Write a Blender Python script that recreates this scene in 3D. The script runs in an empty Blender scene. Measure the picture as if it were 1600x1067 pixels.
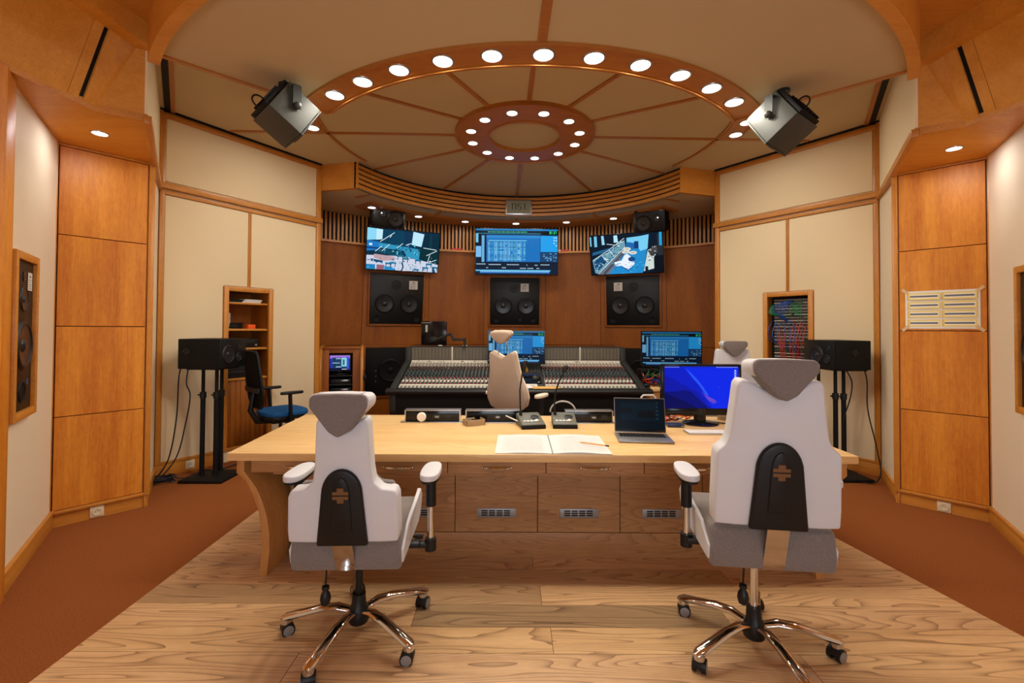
import bpy, bmesh, math, random
from mathutils import Vector, Matrix, Euler
PI = math.pi
random.seed(7)
SC = bpy.context.scene
COL = SC.collection

# ------------------------------------------------------------------ camera, world, exposure
F_PX = 711.0
cam_data = bpy.data.cameras.new('camera')
cam = bpy.data.objects.new('camera', cam_data); COL.objects.link(cam)
cam.location = (0, 0, 1.5)
cam_data.sensor_fit = 'HORIZONTAL'; cam_data.sensor_width = 36.0
cam_data.lens = 36.0 * F_PX / 1600.0
cam_data.shift_y = -32.5 / 1600.0
cam_data.clip_start = 0.05
cam.matrix_world = Matrix.Translation((0, 0, 1.5)) @ Matrix.Rotation(math.radians(91.0), 4, 'X') @ Matrix.Rotation(math.radians(0.30), 4, 'Z')
SC.camera = cam
SC.view_settings.view_transform = 'Standard'
SC.view_settings.look = 'None'
SC.view_settings.exposure = 0.0
SC.view_settings.gamma = 1.0
SC.view_settings.use_curve_mapping = False
w = bpy.data.worlds.new('world'); SC.world = w; w.use_nodes = True
w.node_tree.nodes['Background'].inputs[0].default_value = (.78, .87, 1.0, 1)
w.node_tree.nodes['Background'].inputs[1].default_value = 7.0   # daylight, reaches the room only through the added window behind the viewpoint
WARM = (1.0, .93, .80)
COOL = (.94, .96, 1.0)
P_RING, P_SMALL, P_ALCOVE, P_SOFFIT, P_REAR = 7.4, 4.5, 1.7, 3.2, 6.0

# ------------------------------------------------------------------ room frame (u across, v deep), centre of the round ceiling
CX, CY, YAW = .131, 5.08, math.radians(1.55)
def wd(u, v, z=0.0):
    c, s = math.cos(YAW), math.sin(YAW)
    return Vector((CX + c*u - s*v, CY + s*u + c*v, z))
ROOM = Matrix.Translation((CX, CY, 0)) @ Matrix.Rotation(YAW, 4, 'Z')

def lin(c):
    return tuple((x/12.92 if x <= .04045 else ((x+.055)/1.055)**2.4) for x in c)
def rgb(r, g, b): return lin((r/255, g/255, b/255))

# ------------------------------------------------------------------ mesh builder
class G:
    def __init__(s): s.bm = bmesh.new()
    def _merge(s, b, mi, M=None):
        if M is not None: bmesh.ops.transform(b, matrix=M, verts=b.verts)
        for f in b.faces: f.material_index = mi
        me = bpy.data.meshes.new('t'); b.to_mesh(me); b.free()
        s.bm.from_mesh(me); bpy.data.meshes.remove(me)
    def box(s, x0, x1, y0, y1, z0, z1, bev=0, mi=0, M=None, seg=2):
        b = bmesh.new()
        v = [b.verts.new((x, y, z)) for x in (x0, x1) for y in (y0, y1) for z in (z0, z1)]
        for q in ((0,1,3,2),(4,6,7,5),(0,4,5,1),(2,3,7,6),(0,2,6,4),(1,5,7,3)): b.faces.new([v[i] for i in q])
        bmesh.ops.recalc_face_normals(b, faces=b.faces)
        if bev: bmesh.ops.bevel(b, geom=b.edges[:], offset=bev, segments=seg, profile=.5, affect='EDGES')
        s._merge(b, mi, M); return s
    def cyl(s, p0, p1, r0, r1=None, n=16, mi=0, M=None):
        p0, p1 = Vector(p0), Vector(p1); r1 = r0 if r1 is None else r1
        d = p1 - p0; q = d.to_track_quat('Z', 'Y').to_matrix().to_4x4()
        b = bmesh.new()
        bmesh.ops.create_cone(b, cap_ends=True, segments=n, radius1=max(r0, 1e-5), radius2=max(r1, 1e-5), depth=d.length)
        bmesh.ops.transform(b, matrix=Matrix.Translation((p0+p1)/2) @ q, verts=b.verts)
        s._merge(b, mi, M); return s
    def lathe(s, prof, n=24, mi=0, M=None, cap=True):
        b = bmesh.new(); rings = []
        for r, z in prof: rings.append([b.verts.new((r*math.cos(2*PI*i/n), r*math.sin(2*PI*i/n), z)) for i in range(n)])
        for a, c in zip(rings, rings[1:]):
            for i in range(n): b.faces.new((a[i], a[(i+1) % n], c[(i+1) % n], c[i]))
        if cap:
            b.faces.new(rings[0][::-1]); b.faces.new(rings[-1])
        bmesh.ops.recalc_face_normals(b, faces=b.faces)
        s._merge(b, mi, M); return s
    def prism(s, poly, d0, d1, plane='xz', bev=0, mi=0, M=None, seg=2):
        b = bmesh.new()
        def P(a, c, d): return {'xz': (a, d, c), 'xy': (a, c, d), 'yz': (d, a, c)}[plane]
        A = [b.verts.new(P(x, y, d0)) for x, y in poly]; B = [b.verts.new(P(x, y, d1)) for x, y in poly]
        n = len(poly)
        b.faces.new(A); b.faces.new(B[::-1])
        for i in range(n): b.faces.new((A[i], B[i], B[(i+1) % n], A[(i+1) % n]))
        bmesh.ops.recalc_face_normals(b, faces=b.faces)
        if bev: bmesh.ops.bevel(b, geom=b.edges[:], offset=bev, segments=seg, profile=.5, affect='EDGES', clamp_overlap=True)
        s._merge(b, mi, M); return s
    def tube(s, pts, r, n=8, mi=0, M=None, closed=False, flat=1.0):
        pts = [Vector(p) for p in pts]; m = len(pts); rr = r if isinstance(r, (list, tuple)) else [r]*m
        b = bmesh.new(); rings = []; up = None
        for i, p in enumerate(pts):
            if closed: t = (pts[(i+1) % m] - pts[i-1])
            else: t = pts[min(i+1, m-1)] - pts[max(i-1, 0)]
            t.normalize()
            if up is None:
                up = Vector((0, 0, 1)) if abs(t.z) < .9 else Vector((1, 0, 0))
            a = t.cross(up)
            if a.length < 1e-6: a = t.cross(Vector((0, 1, 0)))
            a.normalize(); up = a.cross(t).normalized()
            rings.append([b.verts.new(p + (a*math.cos(2*PI*k/n) + up*flat*math.sin(2*PI*k/n))*rr[i]) for k in range(n)])
        for i in range(m if closed else m-1):
            A, B = rings[i], rings[(i+1) % m]
            for k in range(n): b.faces.new((A[k], A[(k+1) % n], B[(k+1) % n], B[k]))
        if not closed: b.faces.new(rings[0][::-1]); b.faces.new(rings[-1])
        bmesh.ops.recalc_face_normals(b, faces=b.faces)
        s._merge(b, mi, M); return s
    def ball(s, c, r, sc=(1, 1, 1), n=14, mi=0, M=None):
        b = bmesh.new(); bmesh.ops.create_uvsphere(b, u_segments=n, v_segments=max(6, n//2), radius=r)
        bmesh.ops.transform(b, matrix=Matrix.Translation(c) @ Matrix.Diagonal((*sc, 1)), verts=b.verts)
        s._merge(b, mi, M); return s
    def face(s, pts, mi=0, M=None):
        b = bmesh.new(); b.faces.new([b.verts.new(p) for p in pts]); s._merge(b, mi, M); return s
    def solid(s, lo, hi, mi=0, M=None, bev=0):
        """closed solid between two equal-length rings of points"""
        b = bmesh.new(); A = [b.verts.new(p) for p in lo]; B = [b.verts.new(p) for p in hi]; n = len(A)
        b.faces.new(A); b.faces.new(B[::-1])
        for i in range(n): b.faces.new((A[i], B[i], B[(i+1) % n], A[(i+1) % n]))
        bmesh.ops.recalc_face_normals(b, faces=b.faces)
        if bev: bmesh.ops.bevel(b, geom=b.edges[:], offset=bev, segments=1, profile=.5, affect='EDGES')
        s._merge(b, mi, M); return s
    def ann(s, r0, r1, a0, a1, z0, z1, n=32, mi=0, c=(0, 0)):
        b = bmesh.new(); R = []; full = abs(a1-a0) >= 359.9
        m = n if full else n+1
        for i in range(m):
            a = math.radians(a0 + (a1-a0)*i/n); x, y = math.cos(a), math.sin(a)
            R.append([b.verts.new((c[0]+r*x, c[1]+r*y, z)) for r, z in ((r0, z0), (r1, z0), (r1, z1), (r0, z1))])
        for i in range(n):
            A, B = R[i], R[(i+1) % m]
            for k in range(4): b.faces.new((A[k], A[(k+1) % 4], B[(k+1) % 4], B[k]))
        if not full: b.faces.new(R[0]); b.faces.new(R[-1][::-1])
        bmesh.ops.recalc_face_normals(b, faces=b.faces)
        s._merge(b, mi); return s

def mesh_of(name, g, mats, smooth=True, ang=35):
    me = bpy.data.meshes.new(name); g.bm.to_mesh(me); g.bm.free()
    for m in (mats if isinstance(mats, (list, tuple)) else [mats]): me.materials.append(m)
    if smooth:
        me.polygons.foreach_set('use_smooth', [True]*len(me.polygons))
        me.set_sharp_from_angle(angle=math.radians(ang))
    return me
def link(name, me, parent=None, M=None):
    o = bpy.data.objects.new(name, me); COL.objects.link(o)
    if parent is not None: o.parent = parent
    if M is not None: o.matrix_basis = M
    return o
def obj(name, g, mats, parent=None, M=None, smooth=True, ang=35):
    return link(name, mesh_of(name, g, mats, smooth, ang), parent, M)
def tag(o, label, cat, group=None, kind=None):
    o['label'] = label; o['category'] = cat
    if group: o['group'] = group
    if kind: o['kind'] = kind
    return o
def thing(name, M, label, cat, group=None):
    o = bpy.data.objects.new(name, None); COL.objects.link(o); o.empty_display_size = .1
    o.matrix_basis = M; return tag(o, label, cat, group)
def struct(o, label=None):
    o['kind'] = 'structure'
    if label: o['label'] = label
    return o
def structroot(name, M=None, label=None):
    o = bpy.data.objects.new(name, None); COL.objects.link(o); o.empty_display_size = .1
    if M is not None: o.matrix_basis = M
    return struct(o, label)
def copy_tree(o, parent=None):
    c = o.copy(); COL.objects.link(c)
    if parent is not None: c.parent = parent
    for ch in list(o.children): copy_tree(ch, c)
    return c
def TR(x, y, z, yaw=0, tilt=0, roll=0):
    return Matrix.Translation((x, y, z)) @ Matrix.Rotation(yaw, 4, 'Z') @ Matrix.Rotation(tilt, 4, 'X') @ Matrix.Rotation(roll, 4, 'Y')
def UV(u, v, z=0, yaw=0, tilt=0):
    p = wd(u, v, z); return TR(p.x, p.y, z, YAW + yaw, tilt)

# ------------------------------------------------------------------ materials
MATS = {}
def nt(name):
    m = bpy.data.materials.new(name); m.use_nodes = True
    t = m.node_tree; return m, t, t.nodes, t.links, t.nodes['Principled BSDF']
def plain(name, c, rough=.5, metal=0, bump=0, bscale=300, spec=None, coat=0, sheen=0, var=0, vscale=8):
    if name in MATS: return MATS[name]
    m, t, N, L, b = nt(name)
    b.inputs['Base Color'].default_value = (*c, 1); b.inputs['Roughness'].default_value = rough; b.inputs['Metallic'].default_value = metal
    if spec is not None: b.inputs['Specular IOR Level'].default_value = spec
    if coat: b.inputs['Coat Weight'].default_value = coat; b.inputs['Coat Roughness'].default_value = .15
    if sheen: b.inputs['Sheen Weight'].default_value = sheen
    if bump or var: tc = N.new('ShaderNodeTexCoord')
    if bump:
        n = N.new('ShaderNodeTexNoise'); n.inputs['Scale'].default_value = bscale; n.inputs['Detail'].default_value = 3
        L.new(tc.outputs['Object'], n.inputs['Vector'])
        bp = N.new('ShaderNodeBump'); bp.inputs['Strength'].default_value = bump; bp.inputs['Distance'].default_value = .002
        L.new(n.outputs['Fac'], bp.inputs['Height']); L.new(bp.outputs['Normal'], b.inputs['Normal'])
    if var:
        n2 = N.new('ShaderNodeTexNoise'); n2.inputs['Scale'].default_value = vscale; n2.inputs['Detail'].default_value = 5
        L.new(tc.outputs['Object'], n2.inputs['Vector'])
        r = N.new('ShaderNodeValToRGB'); r.color_ramp.elements[0].position = .3; r.color_ramp.elements[1].position = .7
        r.color_ramp.elements[0].color = (*[x*(1-var) for x in c], 1); r.color_ramp.elements[1].color = (*[min(1, x*(1+var)) for x in c], 1)
        L.new(n2.outputs['Fac'], r.inputs['Fac']); L.new(r.outputs['Color'], b.inputs['Base Color'])
    MATS[name] = m; return m
def wood(name, light, dark, axis='z', rough=.35, scale=1.0, contour=0, cdark=None, fine=.5, coat=.0, blotch=.35, cscale=1.0, cband=9, tone=False):
    """veneer / plank: stretched fibres, broad flame stripes and (contour) cathedral grain lines"""
    if name in MATS: return MATS[name]
    m, t, N, L, b = nt(name)
    tc = N.new('ShaderNodeTexCoord'); oi = N.new('ShaderNodeObjectInfo')
    off = N.new('ShaderNodeVectorMath'); off.operation = 'MULTIPLY_ADD'
    cmb = N.new('ShaderNodeCombineXYZ')
    for k in range(3): L.new(oi.outputs['Random'], cmb.inputs[k])
    L.new(cmb.outputs[0], off.inputs[0]); off.inputs[1].default_value = (31, 17, 23); L.new(tc.outputs['Object'], off.inputs[2])
    def noise(st, ac, det, rough_=.6, dist=0):
        mp = N.new('ShaderNodeMapping'); i = 'xyz'.index(axis)
        sc = [ac*scale]*3; sc[i] = st*scale; mp.inputs['Scale'].default_value = sc
        L.new(off.outputs[0], mp.inputs['Vector'])
        n = N.new('ShaderNodeTexNoise'); n.inputs['Scale'].default_value = 1; n.inputs['Detail'].default_value = det
        n.inputs['Roughness'].default_value = rough_; n.inputs['Distortion'].default_value = dist
        L.new(mp.outputs[0], n.inputs['Vector']); return n.outputs['Fac']
    def mth(op, a, v):
        k = N.new('ShaderNodeMath'); k.operation = op; L.new(a, k.inputs[0])
        if isinstance(v, (int, float)): k.inputs[1].default_value = v
        else: L.new(v, k.inputs[1])
        return k.outputs[0]
    broad = noise(.5, 7, 3); fibre = noise(3.5, 120, 4, .7); fleck = noise(14, 45, 3, .6, .6)
    f = mth('ADD', mth('MULTIPLY', broad, blotch*1.4), mth('MULTIPLY', fibre, fine*.8))
    f = mth('ADD', f, mth('MULTIPLY', fleck, .35))
    mr = N.new('ShaderNodeMapRange'); mr.inputs[1].default_value = .5*(blotch*1.4+fine*.8+.35)-.22; mr.inputs[2].default_value = .5*(blotch*1.4+fine*.8+.35)+.22
    L.new(f, mr.inputs[0])
    mx = N.new('ShaderNodeMix'); mx.data_type = 'RGBA'
    L.new(mr.outputs[0], mx.inputs[0]); mx.inputs[6].default_value = (*dark, 1); mx.inputs[7].default_value = (*light, 1)
    out = mx.outputs[2]
    if contour:
        cn = noise(.55*cscale, 5.5*cscale, 1.5, .5)
        s = mth('FRACT', mth('MULTIPLY', cn, cband), 0.0)
        s = mth('POWER', s, 4.5)
        s = mth('MULTIPLY', s, mth('ADD', mth('MULTIPLY', fibre, 1.3), .2))
        s = mth('MULTIPLY', s, contour)
        m2 = N.new('ShaderNodeMix'); m2.data_type = 'RGBA'; m2.clamp_factor = True
        L.new(s, m2.inputs[0]); L.new(out, m2.inputs[6]); m2.inputs[7].default_value = (*(cdark or dark), 1); out = m2.outputs[2]
    if tone:   # object colour: plank tone, with table shade painted into some planks
        m3 = N.new('ShaderNodeMix'); m3.data_type = 'RGBA'; m3.blend_type = 'MULTIPLY'; m3.inputs[0].default_value = 1
        L.new(out, m3.inputs[6]); L.new(oi.outputs['Color'], m3.inputs[7]); out = m3.outputs[2]
    L.new(out, b.inputs['Base Color']); b.inputs['Roughness'].default_value = rough
    if coat: b.inputs['Coat Weight'].default_value = coat; b.inputs['Coat Roughness'].default_value = .2
    bp = N.new('ShaderNodeBump'); bp.inputs['Strength'].default_value = .12; bp.inputs['Distance'].default_value = .001
    L.new(fibre, bp.inputs['Height']); L.new(bp.outputs[0], b.inputs['Normal'])
    MATS[name] = m; return m
def emit(name, c, s):
    m = bpy.data.materials.new(name); m.use_nodes = True; b = m.node_tree.nodes['Principled BSDF']
    b.inputs['Base Color'].default_value = (.02, .02, .02, 1)
    b.inputs['Emission Color'].default_value = (*c, 1); b.inputs['Emission Strength'].default_value = s; return m
def artmat(name, strength=0, rough=.6):
    m, t, N, L, b = nt(name)
    a = N.new('ShaderNodeAttribute'); a.attribute_name = 'Col'
    if strength:
        b.inputs['Base Color'].default_value = (.002, .002, .002, 1); b.inputs['Roughness'].default_value = .25; b.inputs['Specular IOR Level'].default_value = .08
        L.new(a.outputs['Color'], b.inputs['Emission Color']); b.inputs['Emission Strength'].default_value = strength
    else:
        L.new(a.outputs['Color'], b.inputs['Base Color']); b.inputs['Roughness'].default_value = rough
    return m
SCREEN = artmat('lit screen', 1.0); SCREEN_DIM = artmat('dim lit screen', .35); PRINT = artmat('printed paper', 0)

CREAM = plain('cream acoustic fabric', rgb(236, 216, 178), .9, bump=.15, bscale=500, spec=.1)
WALLPAINT = plain('cream painted wall', rgb(232, 214, 186), .7, bump=.1, bscale=120, spec=.2)
CEIL = plain('cream ceiling fabric', rgb(196, 176, 140), .9, bump=.12, bscale=400, spec=.1)
MAPLE = wood('honey maple veneer', rgb(230, 152, 46), rgb(186, 100, 14), 'z', .48, blotch=.65)
MAPLE_T = wood('honey maple trim', rgb(216, 148, 62), rgb(180, 108, 34), 'z', .35)
MAPLE_H = wood('honey maple rail', rgb(216, 148, 62), rgb(180, 108, 34), 'x', .35)
CEILWOOD = wood('ceiling maple veneer', rgb(226, 158, 62), rgb(196, 124, 34), 'x', .45)
BATTEN = wood('ceiling batten wood', rgb(184, 118, 48), rgb(158, 94, 32), 'x', .4)
CHERRY = wood('cherry veneer', rgb(166, 94, 6), rgb(132, 66, 0), 'z', .55, blotch=.5)
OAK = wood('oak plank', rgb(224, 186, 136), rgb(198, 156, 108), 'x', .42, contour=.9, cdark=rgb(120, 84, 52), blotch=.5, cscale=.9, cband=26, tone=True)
OAKD = wood('oak cabinet veneer', rgb(184, 136, 86), rgb(152, 106, 62), 'x', .42, contour=.7, cdark=rgb(112, 74, 42), blotch=.4, cscale=1.2, cband=24)
ASH = wood('pale ash table top', rgb(236, 200, 142), rgb(216, 172, 108), 'x', .4, contour=.4, cdark=rgb(190, 138, 80), blotch=.6, cscale=.8, cband=16)
ASHV = wood('ash leg', rgb(206, 150, 84), rgb(178, 120, 60), 'z', .4, contour=.3, cdark=rgb(140, 90, 44))
CARPET = plain('red brown carpet', rgb(144, 84, 44), .95, bump=.8, bscale=900, spec=.05, var=.28, vscale=160)
BLACK = plain('black plastic', (.006, .006, .006), .42, spec=.35)
BLACKM = plain('matt black paint', (.006, .0055, .005), .6, spec=.2)
BLACKG = plain('gloss black', (.005, .005, .006), .15, spec=.35)
MESHK = plain('black mesh fabric', (.008, .008, .0085), .8, spec=.15, bump=.5, bscale=700)
DKGREY = plain('dark grey metal', (.022, .022, .019), .45, spec=.3)
SPKGREY = plain('grey green speaker paint', rgb(58, 60, 53), .55, bump=.1, bscale=300)
CONE = plain('speaker cone', (.016, .017, .02), .3)
RUBBER = plain('rubber surround', (.006, .006, .0065), .45, spec=.35)
BROWNK = plain('brown black speaker baffle', (.022, .012, .006), .5, spec=.3)
CHROME = plain('chrome', (.68, .67, .66), .09, 1)
STEEL = plain('brushed aluminium', (.55, .55, .55), .32, 1)
GREYMET = plain('grey vent metal', rgb(150, 152, 155), .4, .6)
SPACE = plain('space grey aluminium', (.30, .30, .31), .38, .8)
LEATHER = plain('white leather', rgb(212, 212, 216), .5, bump=.12, bscale=160)
LEATHERC = plain('cream leather', rgb(240, 222, 200), .45, bump=.1, bscale=160)
GREYF = plain('grey chair fabric', rgb(126, 117, 112), .95, bump=.5, bscale=600, spec=.1, sheen=.2, var=.12, vscale=120)
TAUPE = plain('taupe chair fabric', rgb(186, 164, 144), .95, bump=.4, bscale=600, spec=.1, sheen=.2)
BLUEF = plain('blue seat fabric', rgb(34, 84, 138), .9, bump=.5, bscale=500, spec=.1)
PAPER = plain('white paper', rgb(214, 213, 210), .8)
WHITEP = plain('white plastic', rgb(236, 232, 226), .4)
IVORY = plain('ivory plastic', rgb(230, 214, 180), .45)
MANILA = plain('manila envelope', rgb(224, 176, 96), .7)
RED = plain('red plastic', rgb(200, 24, 20), .4)
REDC = plain('red cable', rgb(190, 30, 24), .4); BLUEC = plain('blue cable', rgb(30, 80, 170), .4); GREENC = plain('green cable', rgb(20, 130, 80), .4)
ORANGE = plain('orange plastic', rgb(240, 90, 20), .45)
NAVY = plain('navy plastic', rgb(30, 44, 84), .35)
COPPER = plain('copper emblem', rgb(116, 78, 42), .5, .2)
TAPE = plain('grey brown tape', rgb(160, 134, 100), .5)
TEAL = plain('teal knob', rgb(58, 84, 92), .4); CREAMK = plain('cream knob', rgb(226, 216, 200), .45); GREYK = plain('grey panel', rgb(176, 172, 164), .5)
PANELK = plain('console charcoal panel', rgb(46, 44, 41), .5); GOLD = plain('gold knob', rgb(214, 160, 50), .35, .6); METERK = plain('meter bezel', rgb(138, 126, 106), .5)
YELLOW = plain('yellow pencil paint', rgb(226, 150, 30), .4); GLASSK = plain('dark lcd glass', rgb(120, 124, 104), .25)
LAMPW = emit('lit lamp lens', (1.0, .93, .82), 6.0); LAMPC = emit('lit cool lamp lens', (1.0, .98, 1.0), 6.0)
GLINTW = emit('white glint', (1, 1, 1), 3.0)  # glow for the tweeter glint, not a lamp

# ------------------------------------------------------------------ flat art: coloured shapes on a panel (x right, y up, 0..1), facing local -y
def art(name, w, h, shapes, mat, parent=None, M=None, step=.00012):
    bm = bmesh.new(); cl = bm.loops.layers.float_color.new('Col')
    for i, (poly, c) in enumerate(shapes):
        if len(poly) == 4 and isinstance(poly[0], (int, float)):
            x0, y0, x1, y1 = poly; poly = ((x0, y0), (x1, y0), (x1, y1), (x0, y1))
        f = bm.faces.new([bm.verts.new(((x-.5)*w, -i*step, (y-.5)*h)) for x, y in poly])
        f.normal_update()
        if f.normal.y > 0: f.normal_flip()
        for l in f.loops: l[cl] = (*rgb(*c), 1)
    me = bpy.data.meshes.new(name); bm.to_mesh(me); bm.free(); me.materials.append(mat)
    return link(name, me, parent, M)
def stroke(x0, y0, x1, y1, t, asp=1.0):
    dx, dy = (x1-x0)*asp, y1-y0; l = math.hypot(dx, dy) or 1; nx, ny = -dy/l*t/asp, dx/l*t
    return ((x0+nx, y0+ny), (x1+nx, y1+ny), (x1-nx, y1-ny), (x0-nx, y0-ny))
SEG = {'0':'abcdef','1':'bc','2':'abged','3':'abgcd','4':'fgbc','5':'afgcd','6':'afgedc','7':'abc','8':'abcdefg','9':'abcdfg'}
def digit(ch, x, y, w, h, t):
    R = {'a':(x,y+h-t,x+w,y+h),'b':(x+w-t,y+h/2,x+w,y+h),'c':(x+w-t,y,x+w,y+h/2),'d':(x,y,x+w,y+t),'e':(x,y,x+t,y+h/2),'f':(x,y+h/2,x+t,y+h),'g':(x,y+h/2-t/2,x+w,y+h/2+t/2)}
    return [R[k] for k in SEG[ch]]

def lamp(parent, power, r, color, spread=180, z=-.006):
    d = bpy.data.lights.new('downlight beam', 'AREA'); d.shape = 'DISK'; d.size = r*2; d.energy = power; d.color = color; d.spread = math.radians(spread)
    o = bpy.data.objects.new('beam', d); COL.objects.link(o); o.parent = parent; o.location = (0, 0, z); return o
ORD = ['first','second','third','fourth','fifth','sixth','seventh','eighth','ninth','tenth','eleventh','twelfth']
DL = {}
def downlight(M, r, power, color, lens, label, group, rim=STEEL):
    t = thing('downlight', M, label, 'ceiling light', group)
    k = (r, lens.name)
    if k not in DL:
        g = G(); g.lathe([(r*1.0, .0), (r*1.0, -.006), (r*1.16, -.004), (r*1.18, 0.0)], 24)
        g2 = G(); g2.lathe([(.001, -.004), (r*.99, -.003), (r*.99, .0)], 24)
        DL[k] = (mesh_of('rim', g, rim), mesh_of('lens', g2, lens))
    link('rim', DL[k][0], t); link('lens', DL[k][1], t)
    if power: lamp(t, power, r*.9, color)
    return t
# ================================================================== ROOM SHELL
K = (3.67, -.47); E_ = (2.69, 1.03); NN = (3.58, -1.60); FP = (3.22, -1.185); CF = (2.633, -1.99); BF = (2.85, -2.13)
ZC, ZL, ZA, ZS = 3.67, 3.21, 3.33, 2.88          # upper ceiling, lower front sector, alcove ceiling, soffit over the bays
SIDE = {-1: 'left', 1: 'right'}
def sframe(s, near, far):
    """frame of a side wall: local x along the wall, local +y into the room; T maps metres-from-near-end to local x"""
    a, b = wd(s*near[0], near[1]), wd(s*far[0], far[1]); L = (b-a).length
    if s < 0: a, b = b, a
    M = Matrix.Translation(a) @ Matrix.Rotation(math.atan2(b.y-a.y, b.x-a.x), 4, 'Z')
    def T(t0, t1): return (t0, t1) if s > 0 else (L-t1, L-t0)
    return M, L, T
def tp(T, pts):  # map polygon of (t,z)
    return [(T(t, t)[0], z) for t, z in pts]

# ---- floor: carpet slab with an inset of long oak planks
g = G(); g.box(-5.6, 5.6, -3.8, 9.6, -.12, 0)
floor = struct(obj('floor', g, CARPET, smooth=False), 'red brown carpet around an inset of oak planks')
rows = [-.9, -.715, -.53, -.345, -.16, .025, .21, .395, .58, .765, .95, 1.135, 1.32, 1.51, 1.70, 1.915, 2.12, 2.305, 2.49, 2.675, 2.86, 3.04, 3.225, 3.41, 3.595, 3.78, 3.965, 4.15, 4.3]
xl = lambda y: -2.005 - .030*(y-1.5) ; xr = lambda y: 2.62 - .165*(y-1.6)
joints = {1.915: [-.97, 1.33], 2.12: [.20], 2.305: [1.12, -.5], 2.49: [.17], 2.675: [1.3, -1.1], 2.86: [.14], 3.04: [1.2]}
pk = random.Random(3)
for y0, y1 in zip(rows, rows[1:]):
    js = joints.get(y0) or [pk.uniform(-1.6, 1.9)]
    xs = sorted(js); ends = [None] + xs + [None]
    for a, b in zip(ends, ends[1:]):
        e = .0012
        p = [((xl(y0) if a is None else a+e), y0+e), ((xr(y0) if b is None else b-e), y0+e), ((xr(y1) if b is None else b-e), y1-e), ((xl(y1) if a is None else a+e), y1-e)]
        c = Vector((sum(q[0] for q in p)/4, sum(q[1] for q in p)/4, 0))
        g = G(); g.solid([(x-c.x, y-c.y, 0) for x, y in p], [(x-c.x, y-c.y, .006) for x, y in p], bev=.0008)
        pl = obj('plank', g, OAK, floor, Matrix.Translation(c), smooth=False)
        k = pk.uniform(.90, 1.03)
        if -1.2 < c.x < 1.2: k = {2.305: .50, 2.49: .66, 2.675: .72, 2.86: .78}.get(y0, k)  # darker plank tone, with the table's shade painted in
        pl.color = (k, k*pk.uniform(.97, 1.0), k*pk.uniform(.95, 1.02), 1)

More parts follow.
